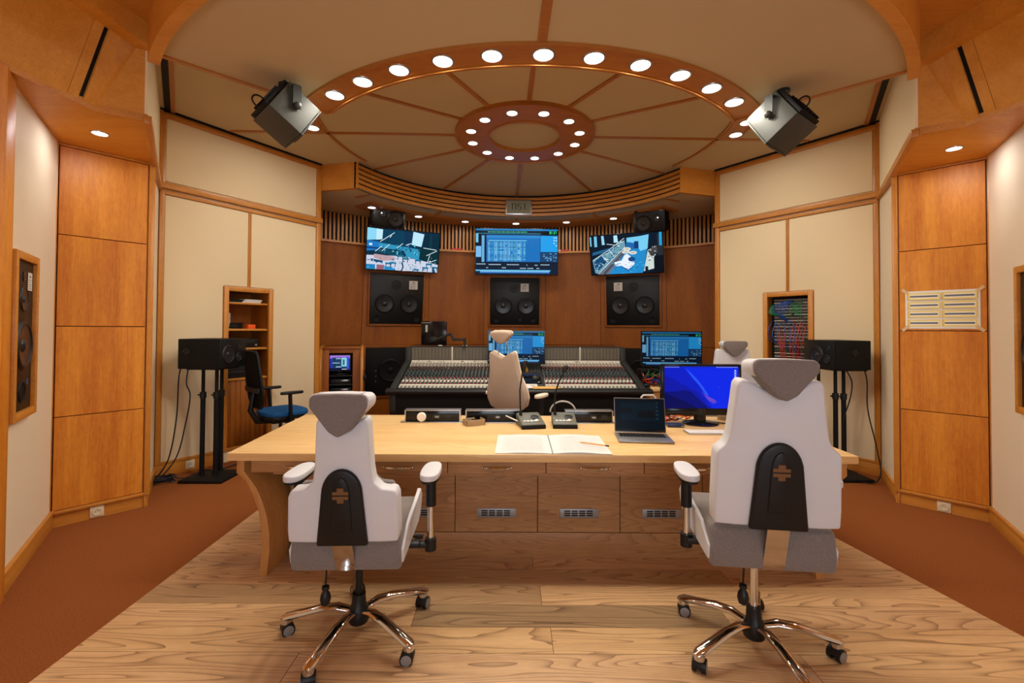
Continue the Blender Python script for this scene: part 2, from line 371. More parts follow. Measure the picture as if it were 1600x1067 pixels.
# ---- side walls, mirrored
for s in (-1, 1):
    nm = SIDE[s]
    # long fabric wall with an opening for the recess
    M, L, T = sframe(s, K, E_)
    LW = L
    g = G()
    for t0, t1, z0, z1 in ((-.05, .64, 0, 3.8), (1.145, L+.02, 0, 3.8), (.64, 1.145, 1.93, 3.8), (.64, 1.145, 0, .12)):
        a, b = T(t0, t1); g.box(a, b, -.10, 0, z0, z1)
    W = struct(obj('wall_%s' % nm, g, CREAM, M=M, smooth=False), 'cream fabric side wall framed in maple, %s of the room' % nm)
    g = G(); g.prism(tp(T, [(.05, 2.965), (L-.045, 2.965), (L-.045, 3.60), (.05, 3.60)]), 0, .014, bev=.004); obj('fabric_panel', g, CREAM, W)
    g = G(); g.prism(tp(T, [(.05, .15), (.61, .15), (.61, 1.965), (.872, 1.965), (.872, 2.825), (.05, 2.825)]), 0, .014, bev=.004); obj('fabric_panel', g, CREAM, W)
    g = G(); g.prism(tp(T, [(.908, 1.965), (1.175, 1.965), (1.175, .15), (L-.045, .15), (L-.045, 2.825), (.908, 2.825)]), 0, .014, bev=.004); obj('fabric_panel', g, CREAM, W)
    for (t0, t1, z0, z1, d, nme) in ((0, L+.02, 3.60, 3.655, .03, 'top_rail'), (-.01, L+.035, 2.885, 2.945, .05, 'mid_rail'), (0, L, 2.83, 2.868, .028, 'lower_rail'), (0, L, .125, .155, .024, 'bottom_rail')):
        a, b = T(t0, t1); g = G(); g.box(a, b, .0, d, z0, z1, .004); obj(nme, g, MAPLE_H, W)
    for (t0, t1, z0, z1, d, nme) in ((0, .045, .125, 3.62, .026, 'stile'), (L-.042, L+.02, 0, 3.62, .03, 'stile'), (.874, .889, 1.965, 2.85, .022, 'joint_strip'), (.892, .907, 1.965, 2.85, .022, 'joint_strip')):
        a, b = T(t0, t1); g = G(); g.box(a, b, .0, d, z0, z1, .004); obj(nme, g, MAPLE_T, W)
    a, b = T(0, L); g = G()
    for q0, q1 in ((0, .64), (1.145, L)):
        a, b = T(q0, q1); g.box(a, b, .0, .018, 0, .125, .003)
    struct(obj('baseboard_%s' % nm, g, MAPLE_H, M=M), 'honey maple baseboard under the %s fabric wall' % nm)
    # return wall below the soffit
    M, L, T = sframe(s, FP, K)
    a, b = T(.02, L+.06); g = G(); g.box(a, b, -.015, 0, 0, ZS+.02)
    W = struct(obj('wall_%s_return' % nm, g, WALLPAINT, M=M, smooth=False), 'narrow cream return wall beside the %s wood bay' % nm)
    for t0, t1, z0, z1, d in ((0, L, .10, .125, .02), (0, .03, .125, ZS, .02)):
        a, b = T(t0, t1); g = G(); g.box(a, b, 0, d, z0, z1, .003); obj('edge_trim', g, MAPLE_T, W)
    a, b = T(0, L); g = G(); g.box(a, b, 0, .015, 0, .10, .003); obj('skirting_strip', g, MAPLE_H, W)
    # upper return wall above the soffit edge
    M, L, T = sframe(s, CF, K)
    a, b = T(0, L+.06); g = G(); g.box(a, b, -.015, 0, ZS-.02, 3.8)
    W = struct(obj('wall_%s_upper' % nm, g, CREAM, M=M, smooth=False), 'cream upper wall between the %s fascia and the long wall' % nm)
    a, b = T(-.01, L-.01); g = G(); g.box(a, b, -.02, .025, ZS-.025, ZS+.03, .004); obj('bottom_rail', g, MAPLE_H, W)
    a, b = T(L-.045, L-.002); g = G(); g.box(a, b, 0, .024, ZS+.03, 3.66, .003); obj('stile', g, MAPLE_T, W)
    # wood panel bay
    M, L, T = sframe(s, NN, FP)
    a, b = T(-.03, L+.03); g = G(); g.box(a, b, -.14, -.03, 0, ZS+.02)
    W = struct(obj('wall_%s_bay' % nm, g, BLACKM, M=M, smooth=False), 'bay of four honey maple panels on the %s' % nm)
    zz = [.125, .82, 1.50, 2.19, 2.86]
    for z0, z1 in zip(zz, zz[1:]):
        a, b = T(.008, L-.006); g = G(); g.box(a+.003, b-.003, -.03, 0, z0+.003, z1-.003, .002, seg=1)
        obj('panel', g, MAPLE, W)
    for t0, t1, d in ((-.055, .002, .016), (L-.002, L+.038, .016)):
        a, b = T(t0, t1); g = G(); g.box(a, b, -.10, d, .10, ZS, .004); obj('stile', g, MAPLE_T, W)
    a, b = T(-.05, L+.035); g = G(); g.box(a, b, -.05, .012, .100, .124, .004); obj('bottom_rail', g, MAPLE_H, W)
    a, b = T(-.04, L+.03); g = G(); g.box(a, b, -.12, -.012, 0, .10); obj('plinth', g, MAPLE_H, W)
    g = G(); a, b = T(0, L); g.box(a, b, -.05, .006, 2.862, ZS, .003); obj('top_rail', g, MAPLE_H, W)
    BAY = (M, L, T)
    # speaker wall
    d = Vector((-.545, -.838)); S2 = (NN[0]+d.x*1.22, NN[1]+d.y*1.22)
    M, L, T = sframe(s, S2, NN)
    Tn = (lambda T, L: (lambda t0, t1: T(L-t1, L-t0)))(T, L)     # t measured from the bay corner
    a, b = T(0, L+.08); g = G(); g.box(a, b, -.25, 0, 0, ZS+.02)
    W = struct(obj('wall_%s_speaker' % nm, g, WALLPAINT, M=M, smooth=False), 'cream wall holding the %s flush loudspeaker' % nm)
    a, b = Tn(0, L); g = G(); g.box(a, b, 0, .016, 0, .105, .003); g.box(a, b, 0, .024, .105, .135, .006)
    obj('skirting_strip', g, MAPLE_H, W)
    a, b = Tn(1.075, L); g = G(); g.box(a, b, .0, .03, 0, ZS, .004); obj('pilaster', g, MAPLE, W)
    SPKF = (M, L, Tn)
    # rear side wall behind the viewpoint
    p = [(s*(S2[0]+.02), S2[1]-.03), (s*3.25, -8.2), (s*3.5, -8.2), (s*(S2[0]+.5), S2[1]-.03)]
    g = G(); g.solid([(x, y, 0) for x, y in p], [(x, y, 3.6) for x, y in p])
    struct(obj('wall_%s_rear' % nm, g, WALLPAINT, M=ROOM, smooth=False), 'plain cream side wall behind the viewpoint, %s' % nm)
    dr = (Vector((3.25, -8.2)) - Vector((S2[0], S2[1]))).normalized(); q0 = Vector((S2[0], S2[1])) - Vector(d).normalized()*.02; q1 = q0 + dr*.8; nn_ = Vector((.035, 0))
    P = [(s*(q.x - o), q.y) for q, o in ((q0, .035), (q1, .035), (q1, -.05), (q0, -.05))]
    g = G(); g.solid([(x, y, 0) for x, y in P], [(x, y, ZS) for x, y in P])
    struct(obj('trim_%d' % (1 if s < 0 else 2), g, MAPLE, M=ROOM, smooth=False), 'maple pilaster beside the %s flush loudspeaker' % nm)
    # soffit over the bay
    p = [(s*CF[0], CF[1]), (s*BF[0], BF[1]), (s*2.95, -2.9), (s*3.02, -8.2), (s*3.6, -8.2), (s*4.3, -2.0), (s*4.1, -.6), (s*(K[0]+.03), K[1]+.02)]
    g = G(); g.solid([(x, y, ZS) for x, y in p], [(x, y, ZS+.03) for x, y in p])
    struct(obj('ceiling_soffit_%s' % nm, g, CEILWOOD, M=ROOM, smooth=False), 'wood underside of the soffit over the %s bay' % nm)
    # leaning fascia with a dark slot
    def q(tb, tt, z):  # point on the leaning fascia: distance back from the fold at bottom / top
        f = (z-ZS)/.58; db = Vector((.10, -.77)).normalized()
        B = Vector(BF) + db*tb; Tt = Vector((2.645, -2.14)) + db*tt
        return Vector((s*(B.x*(1-f)+Tt.x*f), B.y*(1-f)+Tt.y*f, z))
    F = structroot('wall_%s_fascia' % nm, ROOM, 'leaning maple fascia above the %s soffit' % nm)
    def strip(name, b0, b1, t0, t1, z0, z1, mat, off=0.0, th=.03):
        pts = [q(b0, t0+(0), z0), q(b1, t1, z0), q(b1, t1, z1), q(b0, t0, z1)]
        o = Vector((s, .1, 0))
        g = G(); g.solid([p - o*off for p in pts], [p + o*th for p in pts]); return obj(name, g, mat, F, smooth=False)
    strip('panel', .175, 5.6, .175, 5.6, ZS, 3.5, CEILWOOD)
    strip('panel', .112, .172, .112, .172, ZS, 3.5, CEILWOOD)
    strip('slot', .080, .112, .080, .112, ZS, 3.5, BLACKM, -.012)
    strip('panel', .0, .080, .0, .080, ZS, 3.5, CEILWOOD)
    b0, c0, c1, t1 = q(0, 0, ZS), Vector((s*CF[0], CF[1], ZS)), Vector((s*CF[0], CF[1], 3.5)), q(0, 0, 3.5)
    o = Vector((s*.03, .03, 0))
    g = G(); g.solid([b0, c0, c1], [p+o for p in (b0, c0, c1)]); obj('corner_panel', g, CEILWOOD, F, smooth=False)
    g = G(); g.solid([b0, c1, t1], [p+o for p in (b0, c1, t1)]); obj('corner_panel', g, CEILWOOD, F, smooth=False)
    g = G()
    e = [Vector((s*CF[0], CF[1], 0)), Vector((s*BF[0], BF[1], 0)), Vector((s*2.95, -2.9, 0)), Vector((s*3.02, -8.0, 0))]
    for p0, p1 in zip(e, e[1:]):
        n = Vector((-s, -.25, 0)).normalized()*.006
        g.solid([p0+n+Vector((0,0,ZS-.012)), p1+n+Vector((0,0,ZS-.012)), p1-n+Vector((0,0,ZS-.012)), p0-n+Vector((0,0,ZS-.012))], [p0+n+Vector((0,0,ZS+.038)), p1+n+Vector((0,0,ZS+.038)), p1-n+Vector((0,0,ZS+.038)), p0-n+Vector((0,0,ZS+.038))])
    obj('bottom_rail', g, MAPLE_H, F, smooth=False)
    g = G()
    e = [Vector((s*(CF[0]-.01), CF[1], 0)), Vector((s*2.645, -2.14, 0)), Vector((s*2.75, -2.95, 0)), Vector((s*2.85, -8.0, 0))]
    for p0, p1 in zip(e, e[1:]):
        n = Vector((-s, -.25, 0)).normalized()*.05
        g.solid([p0+n+Vector((0,0,3.345)), p1+n+Vector((0,0,3.345)), p1-n+Vector((0,0,3.345)), p0-n+Vector((0,0,3.345))], [p0+n+Vector((0,0,3.52)), p1+n+Vector((0,0,3.52)), p1-n+Vector((0,0,3.52)), p0-n+Vector((0,0,3.52))])
    obj('top_rail', g, CEILWOOD, F, smooth=False)
    # cheek wall of the alcove
    p = [(s*E_[0], E_[1]-.02), (s*3.16, 1.97), (s*3.3, 1.9), (s*(E_[0]+.12), E_[1]-.06)]
    g = G(); g.solid([(x, y, 0) for x, y in p], [(x, y, 3.5) for x, y in p])
    struct(obj('wall_%s_cheek' % nm, g, CHERRY, M=ROOM, smooth=False), 'cherry side of the front alcove, %s' % nm)
    if s < 0: LEFT = dict(long=sframe(s, K, E_), bay=BAY, spk=SPKF)
    else: RIGHT = dict(long=sframe(s, K, E_), bay=BAY, spk=SPKF)
WX, WZ0, WZ1 = 1.9, .95, 2.25
g = G()
for q in ((-4.9, -WX, 0, 3.9), (WX, 4.9, 0, 3.9), (-WX, WX, 0, WZ0), (-WX, WX, WZ1, 3.9)): g.box(q[0], q[1], -8.4, -8.2, q[2], q[3])
struct(obj('wall_rear', g, WALLPAINT, M=ROOM, smooth=False), 'plain cream wall behind the viewpoint')

WN = structroot('window_added', ROOM @ Matrix.Translation((0, -8.3, 0)), 'added window, unseen behind the viewpoint, lighting the chair backs')  # unseen window added to bring cool daylight onto the chair backs
g = G()
for q in ((-WX, -WX+.05, WZ0, WZ1), (WX-.05, WX, WZ0, WZ1), (-WX, WX, WZ0, WZ0+.05), (-WX, WX, WZ1-.05, WZ1), (-.03, .03, WZ0, WZ1)): g.box(q[0], q[1], -.04, .04, q[2], q[3])
obj('window_frame', g, MAPLE_H, WN, smooth=False)
pd = bpy.data.lights.new('window portal', 'AREA'); pd.shape = 'RECTANGLE'; pd.size = WX*2; pd.size_y = WZ1-WZ0; pd.cycles.is_portal = True
po = bpy.data.objects.new('window_portal', pd); COL.objects.link(po); po.parent = WN; po.matrix_basis = Matrix.Translation((0, -.11, (WZ0+WZ1)/2)) @ Matrix.Rotation(-PI/2, 4, 'X') @ Matrix.Rotation(PI, 4, 'X')
g = G(); g.box(-4.9, -4.8, -8.4, 4.0, 0, 3.9); g.box(4.8, 4.9, -8.4, 4.0, 0, 3.9); g.box(-4.9, 4.9, 3.9, 4.0, 0, 3.9)  # unseen shell added so daylight enters only by the rear opening
struct(obj('wall_light_block', g, BLACKM, M=ROOM, smooth=False), 'added unseen shell behind the panelled walls, blocking stray daylight')
g = G(); g.box(-4.9, 4.9, -8.4, 4.0, 3.85, 3.95)  # unseen slab added to stop daylight leaking in from above
struct(obj('ceiling_light_block', g, BLACKM, M=ROOM, smooth=False), 'added unseen slab above the stepped ceiling, blocking stray daylight')

# ---- ceiling
CL = structroot('ceiling', ROOM, 'round stepped studio ceiling of cream fabric and wood battens')
g = G(); g.box(-4.4, 4.4, -2.6, 3.6, ZC, ZC+.06); obj('upper_slab', g, CEIL, CL, smooth=False)
g = G(); g.ann(2.36, 3.26, -138, -42, ZL, ZC-.002, 48); obj('front_sector', g, CEIL, CL)
g = G(); g.ann(2.19, 2.385, -138, -42, ZL-.008, ZC-.002, 64); g.ann(2.385, 2.405, -138, -42, ZL-.022, ZL+.05, 64); g.ann(2.17, 2.19, -138, -42, ZL-.022, ZL+.05, 64); obj('light_ring', g, BATTEN, CL)
g = G(); g.ann(3.245, 3.31, -139.5, -40.5, 3.185, 3.62, 64); obj('rim_beam', g, CEILWOOD, CL)
g = G(); g.box(-3.2, 3.2, -8.2, -1.9, 3.49, 3.53); obj('wood_ceiling', g, CEILWOOD, CL, smooth=False)
for a in (-138, -42):
    c, sn = math.cos(math.radians(a)), math.sin(math.radians(a)); tx, ty = -sn, c
    g = G()
    k = 1 if a == -138 else -1
    for o0, o1, z0 in ((-.03, 0, ZL-.014), (0, .012, ZL-.006)):
        o0 *= -k; o1 *= -k
        P = [(c*2.40+tx*o0, sn*2.40+ty*o0), (c*3.25+tx*o0, sn*3.25+ty*o0), (c*3.25+tx*o1, sn*3.25+ty*o1), (c*2.40+tx*o1, sn*2.40+ty*o1)]
        g.solid([(x, y, z0) for x, y in P], [(x, y, ZL+.06) for x, y in P])
    obj('edge_trim', g, BATTEN, CL, smooth=False)
    P = [(c*2.19, sn*2.19), (c*2.39, sn*2.39), (c*2.39-k*tx*.02, sn*2.39-k*ty*.02), (c*2.19-k*tx*.02, sn*2.19-k*ty*.02)]
    g = G(); g.solid([(x, y, ZL-.02) for x, y in P], [(x, y, ZL+.05) for x, y in P]); obj('edge_trim', g, BATTEN, CL, smooth=False)
g = G(); g.box(-.028, .028, -3.25, -2.40, ZL-.008, ZL+.01); obj('batten', g, BATTEN, CL, Matrix.Rotation(math.radians(-.6), 4, 'Z'), smooth=False)
# round centre: radial battens, inner ring, outer batten circle
for k in range(12):
    g = G(); g.box(.74, (2.34 if 1 <= k <= 5 else 2.19) if k not in (0, 6) else 3.25, -.021, .021, ZC-.012, ZC+.01)
    obj('batten', g, BATTEN, CL, Matrix.Rotation(math.radians(30*k), 4, 'Z'), smooth=False)
IC = (0, -.02)
g = G(); g.ann(.40, .765, 0, 360, ZC-.035, ZC, 64, c=IC); g.ann(.745, .775, 0, 360, ZC-.045, ZC, 64, c=IC); g.ann(.39, .415, 0, 360, ZC-.045, ZC, 64, c=IC); obj('centre_ring', g, BATTEN, CL)
for a0, a1 in ((-42, 23), (157, 222)):
    g = G(); g.ann(2.17, 2.205, a0, a1, ZC-.012, ZC, 40); obj('batten_circle', g, BATTEN, CL)
for a0, a1 in ((-44, -.8), (180.8, 224)):
    g = G(); g.ann(2.205, 2.40, a0, a1, ZC-.016, ZC, 30); g.ann(2.40, 2.42, a0, a1, ZC-.022, ZC, 30); obj('side_light_strip', g, BATTEN, CL)
for s in (-1, 1):   # dark slot and trims along the wall heads
    for (P0, P1, nme, off, wdt, mat) in ((CF, K, 'slot', .035, .05, BLACKM), (CF, K, 'slot_trim', .085, .035, BATTEN), (K, E_, 'slot', .03, .035, BLACKM)):
        a, b = Vector((s*P0[0], P0[1])), Vector((s*P1[0], P1[1])); d = (b-a).normalized(); n = Vector((-d.y, d.x))
        if n.x*s > 0: n = -n
        a2, b2 = a+n*off-d*.1, b+n*off; w2 = n*wdt
        g = G(); g.solid([(p.x, p.y, ZC-.012) for p in (a2, b2, b2+w2, a2+w2)], [(p.x, p.y, ZC) for p in (a2, b2, b2+w2, a2+w2)]); obj(nme, g, mat, CL, smooth=False)
# curved slatted soffit of the front alcove
A0, A1 = 22.6, 157.6
g = G(); g.ann(2.335, 2.36, A0, A1, ZA, ZC, 64); obj('soffit_backing', g, BLACKM, CL)
hs = (ZC-ZA-.02)/5
for k in range(5):
    g = G(); g.ann(2.295, 2.337, A0, A1, ZA+.002+k*hs, ZA+k*hs+hs*.70, 64); obj('slat', g, MAPLE_H, CL)
for s in (-1, 1):
    p = [(s*2.12, .885), (s*2.68, 1.04), (s*2.68, 1.10), (s*2.14, .95)]
    g = G(); g.solid([(x, y, ZA-.003) for x, y in p], [(x, y, ZC) for x, y in p]); obj('soffit_end', g, MAPLE_H, CL, smooth=False)
# alcove ceiling
pts = [(2.31*math.cos(math.radians(a)), 2.31*math.sin(math.radians(a))) for a in [A0+.8 + (A1-A0-1.6)*i/48 for i in range(49)]]
pts = [(2.75, 1.10)] + pts + [(-2.75, 1.10), (-3.3, 2.05), (-2.6, 2.9), (-1.4, 3.3), (0, 3.4), (1.4, 3.3), (2.6, 2.9), (3.3, 2.05)]
bmx = G(); bmx.solid([(x, y, ZA) for x, y in pts], [(x, y, ZA+.03) for x, y in pts]); obj('alcove_slab', bmx, CEIL, CL, smooth=False)
g = G(); g.ann(2.62, 3.02, 36, 144, ZA-.03, ZA, 48); obj('alcove_light_band', g, BATTEN, CL)
for a in (30, 60, 90, 120, 150):
    g = G(); g.box(2.34, 2.64, -.02, .02, ZA-.012, ZA); obj('batten', g, BATTEN, CL, Matrix.Rotation(math.radians(a), 4, 'Z'), smooth=False)

# ---- front wall: facets of cherry leaning forward, slatted band above
CV, LEAN = -1.95, .12
def BW(az, z, R=5.0):
    r = R + max(0, 2.84-z)*LEAN; a = math.radians(az); return Vector((r*math.sin(a), CV + r*math.cos(a), z))
JA = [-39.5, -29.7, -17.25, -6.22, 6.22, 17.25, 29.7, 39.5]
WB = structroot('wall_back', ROOM, 'faceted cherry front wall of the studio with a slatted band')
g = G()
for a0, a1 in zip(JA, JA[1:]):
    lo = [BW(a0, 0, 5.03), BW(a1, 0, 5.03), BW(a1, 0, 5.2), BW(a0, 0, 5.2)]; hi = [BW(a0, 2.84, 5.03), BW(a1, 2.84, 5.03), BW(a1, 2.84, 5.2), BW(a0, 2.84, 5.2)]
    g.solid(lo, hi)
    lo = [BW(a0, 2.84, 5.06), BW(a1, 2.84, 5.06), BW(a1, 2.84, 5.2), BW(a0, 2.84, 5.2)]; hi = [p + Vector((0, 0, .6)) for p in lo]
    g.solid(lo, hi)
obj('backing', g, BLACKM, WB, smooth=False)
for a0, a1 in zip(JA, JA[1:]):
    e = .03
    for z0, z1 in ((.0, 1.205), (1.213, 2.838)):
        f = [BW(a0+e, z0), BW(a1-e, z0), BW(a1-e, z1), BW(a0+e, z1)]; b = [BW(a0+e, z0, 5.03), BW(a1-e, z0, 5.03), BW(a1-e, z1, 5.03), BW(a0+e, z1, 5.03)]
        c = sum(f, Vector())/4
        g = G(); g.solid([p-c for p in f], [p-c for p in b], bev=.001); obj('panel', g, CHERRY, WB, Matrix.Translation(c), smooth=False)
g = G(); g.ann(4.94, 5.06, 90-39, 90+39, 2.838, 2.872, 60, c=(0, CV)); obj('ledge', g, MAPLE_H, WB)
gs = G(); gs.box(-.017, .017, -.02, .02, 0, .45, .002, seg=1); slat_me = mesh_of('slat', gs, MAPLE_T)
n = 106
for i in range(n):
    az = -38 + 76*i/(n-1); p = BW(az, 2.872, 5.035)
    link('slat', slat_me, WB, Matrix.Translation(p) @ Matrix.Rotation(-math.radians(az), 4, 'Z'))
def facetM(i, z, dx=0.0):
    """mount on facet i: x across, z up the leaning facet, -y into the room (world matrix)"""
    a0, a1 = JA[i], JA[i+1]; X = (BW(a1, z)-BW(a0, z)).normalized()
    m0, m1 = (BW(a0, .3)+BW(a1, .3))/2, (BW(a0, 2.7)+BW(a1, 2.7))/2; Z = (m1-m0).normalized(); Y = Z.cross(X).normalized(); Z = X.cross(Y)
    o = (BW(a0, z)+BW(a1, z))/2 + X*dx
    return ROOM @ Matrix(((X.x, Y.x, Z.x, o.x), (X.y, Y.y, Z.y, o.y), (X.z, Y.z, Z.z, o.z), (0, 0, 0, 1)))

# ---- downlights
def rp(R, a, z): return UV(R*math.cos(math.radians(a)), R*math.sin(math.radians(a)), z)
for i in range(11):
    a = -130.4 + 8.05*i
    downlight(rp(2.287, a, ZL-.009), .062, P_RING, WARM, LAMPW, '%s round downlight from the left along the big front arc of the ceiling' % ORD[i], 'downlights in the outer ceiling ring')
for i, a in enumerate((-176.3, -168.8)):
    downlight(rp(2.30, a, ZC-.017), .062, P_RING*.7, WARM, LAMPW, ('downlight half hidden by the hanging loudspeaker with the cable loop on the left', 'downlight behind the left hanging ceiling loudspeaker, nearer the viewer')[i], 'downlights in the outer ceiling ring')
for i, a in enumerate((-3.8, -11.2)):
    downlight(rp(2.33, a, ZC-.017), .062, P_RING*.7, WARM, LAMPW, ('rear of the two downlights beside the right hanging loudspeaker', 'downlight partly behind the right hanging ceiling loudspeaker')[i], 'downlights in the outer ceiling ring')
names = ['rear right', 'right of the far point', 'left of the far point']
for i in range(12):
    a = -75 + 30*i
    p = UV(IC[0]+.61*math.cos(math.radians(a)), IC[1]+.61*math.sin(math.radians(a)), ZC-.036)
    hour = int(round(((90-a) % 360)/30*2))/2
    clock = {0: 'twelve'}
    lab = ['nearest right', 'near right', 'right, nearer', 'right, farther', 'far right', 'farthest right', 'farthest left', 'far left', 'left, farther', 'left, nearer', 'near left', 'nearest left'][i]
    downlight(p, .052, P_SMALL, WARM, LAMPW, 'small downlight in the round centre ring of the ceiling, the %s one' % lab, 'downlights in the centre ring')
for i, a in enumerate((141.4, 125, 108.4, 90, 71.6, 55, 38.8)):
    downlight(rp((2.80, 2.765, 2.72, 2.68, 2.68, 2.735, 2.80)[i], a, ZA-.031), .055, P_ALCOVE, WARM, LAMPW, '%s downlight from the left under the front alcove, above the wall screens' % ORD[i], 'downlights in the alcove')
downlight(UV(-3.13, -1.77, ZS), .045, P_SOFFIT, COOL, LAMPC, 'cool white downlight in the soffit over the bare wood bay', 'soffit downlights')
downlight(UV(3.157, -1.75, ZS), .045, P_SOFFIT, COOL, LAMPC, 'cool white downlight in the soffit over the wood bay with taped paper', 'soffit downlights')
for i, (u, v) in enumerate(((-1.4, -5.9), (1.4, -5.9))):
    downlight(UV(u, v, 3.489), .09, P_REAR, COOL, LAMPC, 'added unseen fill downlight behind the viewpoint on the %s' % ('left', 'right')[i], 'added fill lights behind the viewpoint')  # unseen lamps added for cool light from behind
# ================================================================== LARGE FURNITURE
# ---- producer's table
TBY = 2.715
TBL = thing('table', TR(.19, 0, 0), 'long pale ash producer table with drawers and curved side panels', 'table')
def tx(x): return x-.19
g = G()
top = [(-1.69, TBY), (2.065, TBY), (2.085, 3.93), (-1.775, 3.93)]
g.prism([(tx(x), y) for x, y in top], .705, .753, 'xy', .006)
obj('table_top', g, ASH, TBL)
LEGP = [(-1.655, .705), (-1.658, .62), (-1.600, .575), (-1.557, .49), (-1.518, .385), (-1.50, .25), (-1.498, .15), (-1.512, .0), (-1.466, .0), (-1.452, .15), (-1.454, .25), (-1.470, .36), (-1.498, .45), (-1.535, .53), (-1.585, .595), (-1.612, .63), (-1.612, .705)]
for s in (-1, 1):
    pts = [(tx(-s*x if s > 0 else x) + (.37 if s > 0 else 0), z) for x, z in LEGP]
    g = G(); g.prism(pts, 2.76, 3.86, 'xz', .003); obj('side_panel', g, ASHV, TBL)
g = G(); g.box(tx(-1.42), tx(1.80), 3.03, 3.86, .0, .70); obj('carcass', g, BLACKM, TBL, smooth=False)
g = G(); g.box(tx(-1.44), tx(1.82), 2.80, 3.05, .625, .705); g.box(tx(-1.44), tx(1.82), 2.77, 3.03, .612, .626); obj('drawer_housing', g, OAKD, TBL, smooth=False)
for i in range(6):
    x0 = -1.565 + .592*i
    if i == 5: x1 = 1.955
    else: x1 = x0 + .588
    g = G(); g.box(tx(x0), tx(x1), 2.752, 2.775, .628, .700, .002, seg=1)
    d = obj('drawer', g, OAKD, TBL)
    xm = tx((x0+x1)/2)
    g = G(); g.tube([(xm + .085*math.cos(PI*k/10), 2.748-.022*math.sin(PI*k/10), .664) for k in range(11)], [.003+.006*math.sin(PI*k/10) for k in range(11)], 8)
    g.ball((xm-.085, 2.749, .664), .009); g.ball((xm+.085, 2.749, .664), .009)
    obj('handle', g, CHROME, d)
for i in range(6):
    x0 = -1.447 + .541*i
    g = G(); g.box(tx(x0), tx(x0+.537), 3.005, 3.03, .168, .620, .002, seg=1)
    d = obj('door', g, OAKD, TBL)
    xm = tx(x0+.27)
    g = G(); g.box(xm-.127, xm+.127, 2.999, 3.006, .262, .322, .002)
    obj('vent', g, GREYMET, d)
    g = G()
    for c in range(4):
        for r in range(3): g.box(xm-.098+.049*c, xm-.098+.049*c+.040, 2.9975, 3.0, .276+.014*r, .284+.014*r)
    obj('vent_slots', g, BLACKM, d, smooth=False)
g = G(); g.box(tx(-1.44), tx(1.815), 3.004, 3.03, .0, .164, .002); obj('plinth', g, OAKD, TBL)

# ---- task chairs
def star_base(root, angs, rad, zc, zs0, zs1, pol=True):
    g = G(); g.lathe([(.045, .062), (.05, .075), (.045, .13), (.034, .15), (.032, zs0)], 20); obj('hub', g, BLACK, root)
    g = G(); g.cyl((0, 0, zs0-.01), (0, 0, zs1), .018, n=16); obj('gas_column', g, CHROME if zs1-zs0 > .29 else BLACK, root)
    for a in angs:
        c, s = math.cos(math.radians(a)), math.sin(math.radians(a))
        pr = [(.035, .118), (.10, .135), (.18, .128), (.26, .108), (rad, .088), (rad+.022, .080)]
        g = G(); g.tube([(r*c, r*s, z) for r, z in pr], [.021, .026, .026, .026, .027, .016], 12, flat=.62)
        g.cyl((rad*c, rad*s, .06), (rad*c, rad*s, .09), .024, n=14)
        obj('leg', g, CHROME, root)
        M = Matrix.Translation((rad*c, rad*s, 0)) @ Matrix.Rotation(math.radians(a+35), 4, 'Z')
        g = G(); g.cyl((0, 0, .05), (0, 0, .07), .008, n=8)
        g.prism([(-.006 + .031*math.cos(PI*k/8), .030+.033*math.sin(PI*k/8)) for k in range(9)], -.027, .027, 'xz', .003)
        cs = obj('caster', g, BLACK, root, M)
        for y in (-.020, .020):
            g = G(); g.cyl((-.006, y-.009, .030), (-.006, y+.009, .030), .0295, n=20); obj('wheel', g, BLACK, cs)
            g = G(); g.lathe([(.019, -.001), (.024, 0), (.024, .001), (.019, .001)], 20, M=Matrix.Translation((-.006, y*1.475, .030)) @ Matrix.Rotation(PI/2, 4, 'X')); obj('wheel_ring', g, GREYMET, cs)
def smooth_poly(pts, it=2):
    for _ in range(it):
        out = []
        for i, p in enumerate(pts):
            q = pts[(i+1) % len(pts)]
            out += [(.75*p[0]+.25*q[0], .75*p[1]+.25*q[1]), (.25*p[0]+.75*q[0], .25*p[1]+.75*q[1])]
        pts = out
    return pts
def sym(half): return half + [(-x, z) for x, z in half[::-1] if abs(x) > 1e-6]
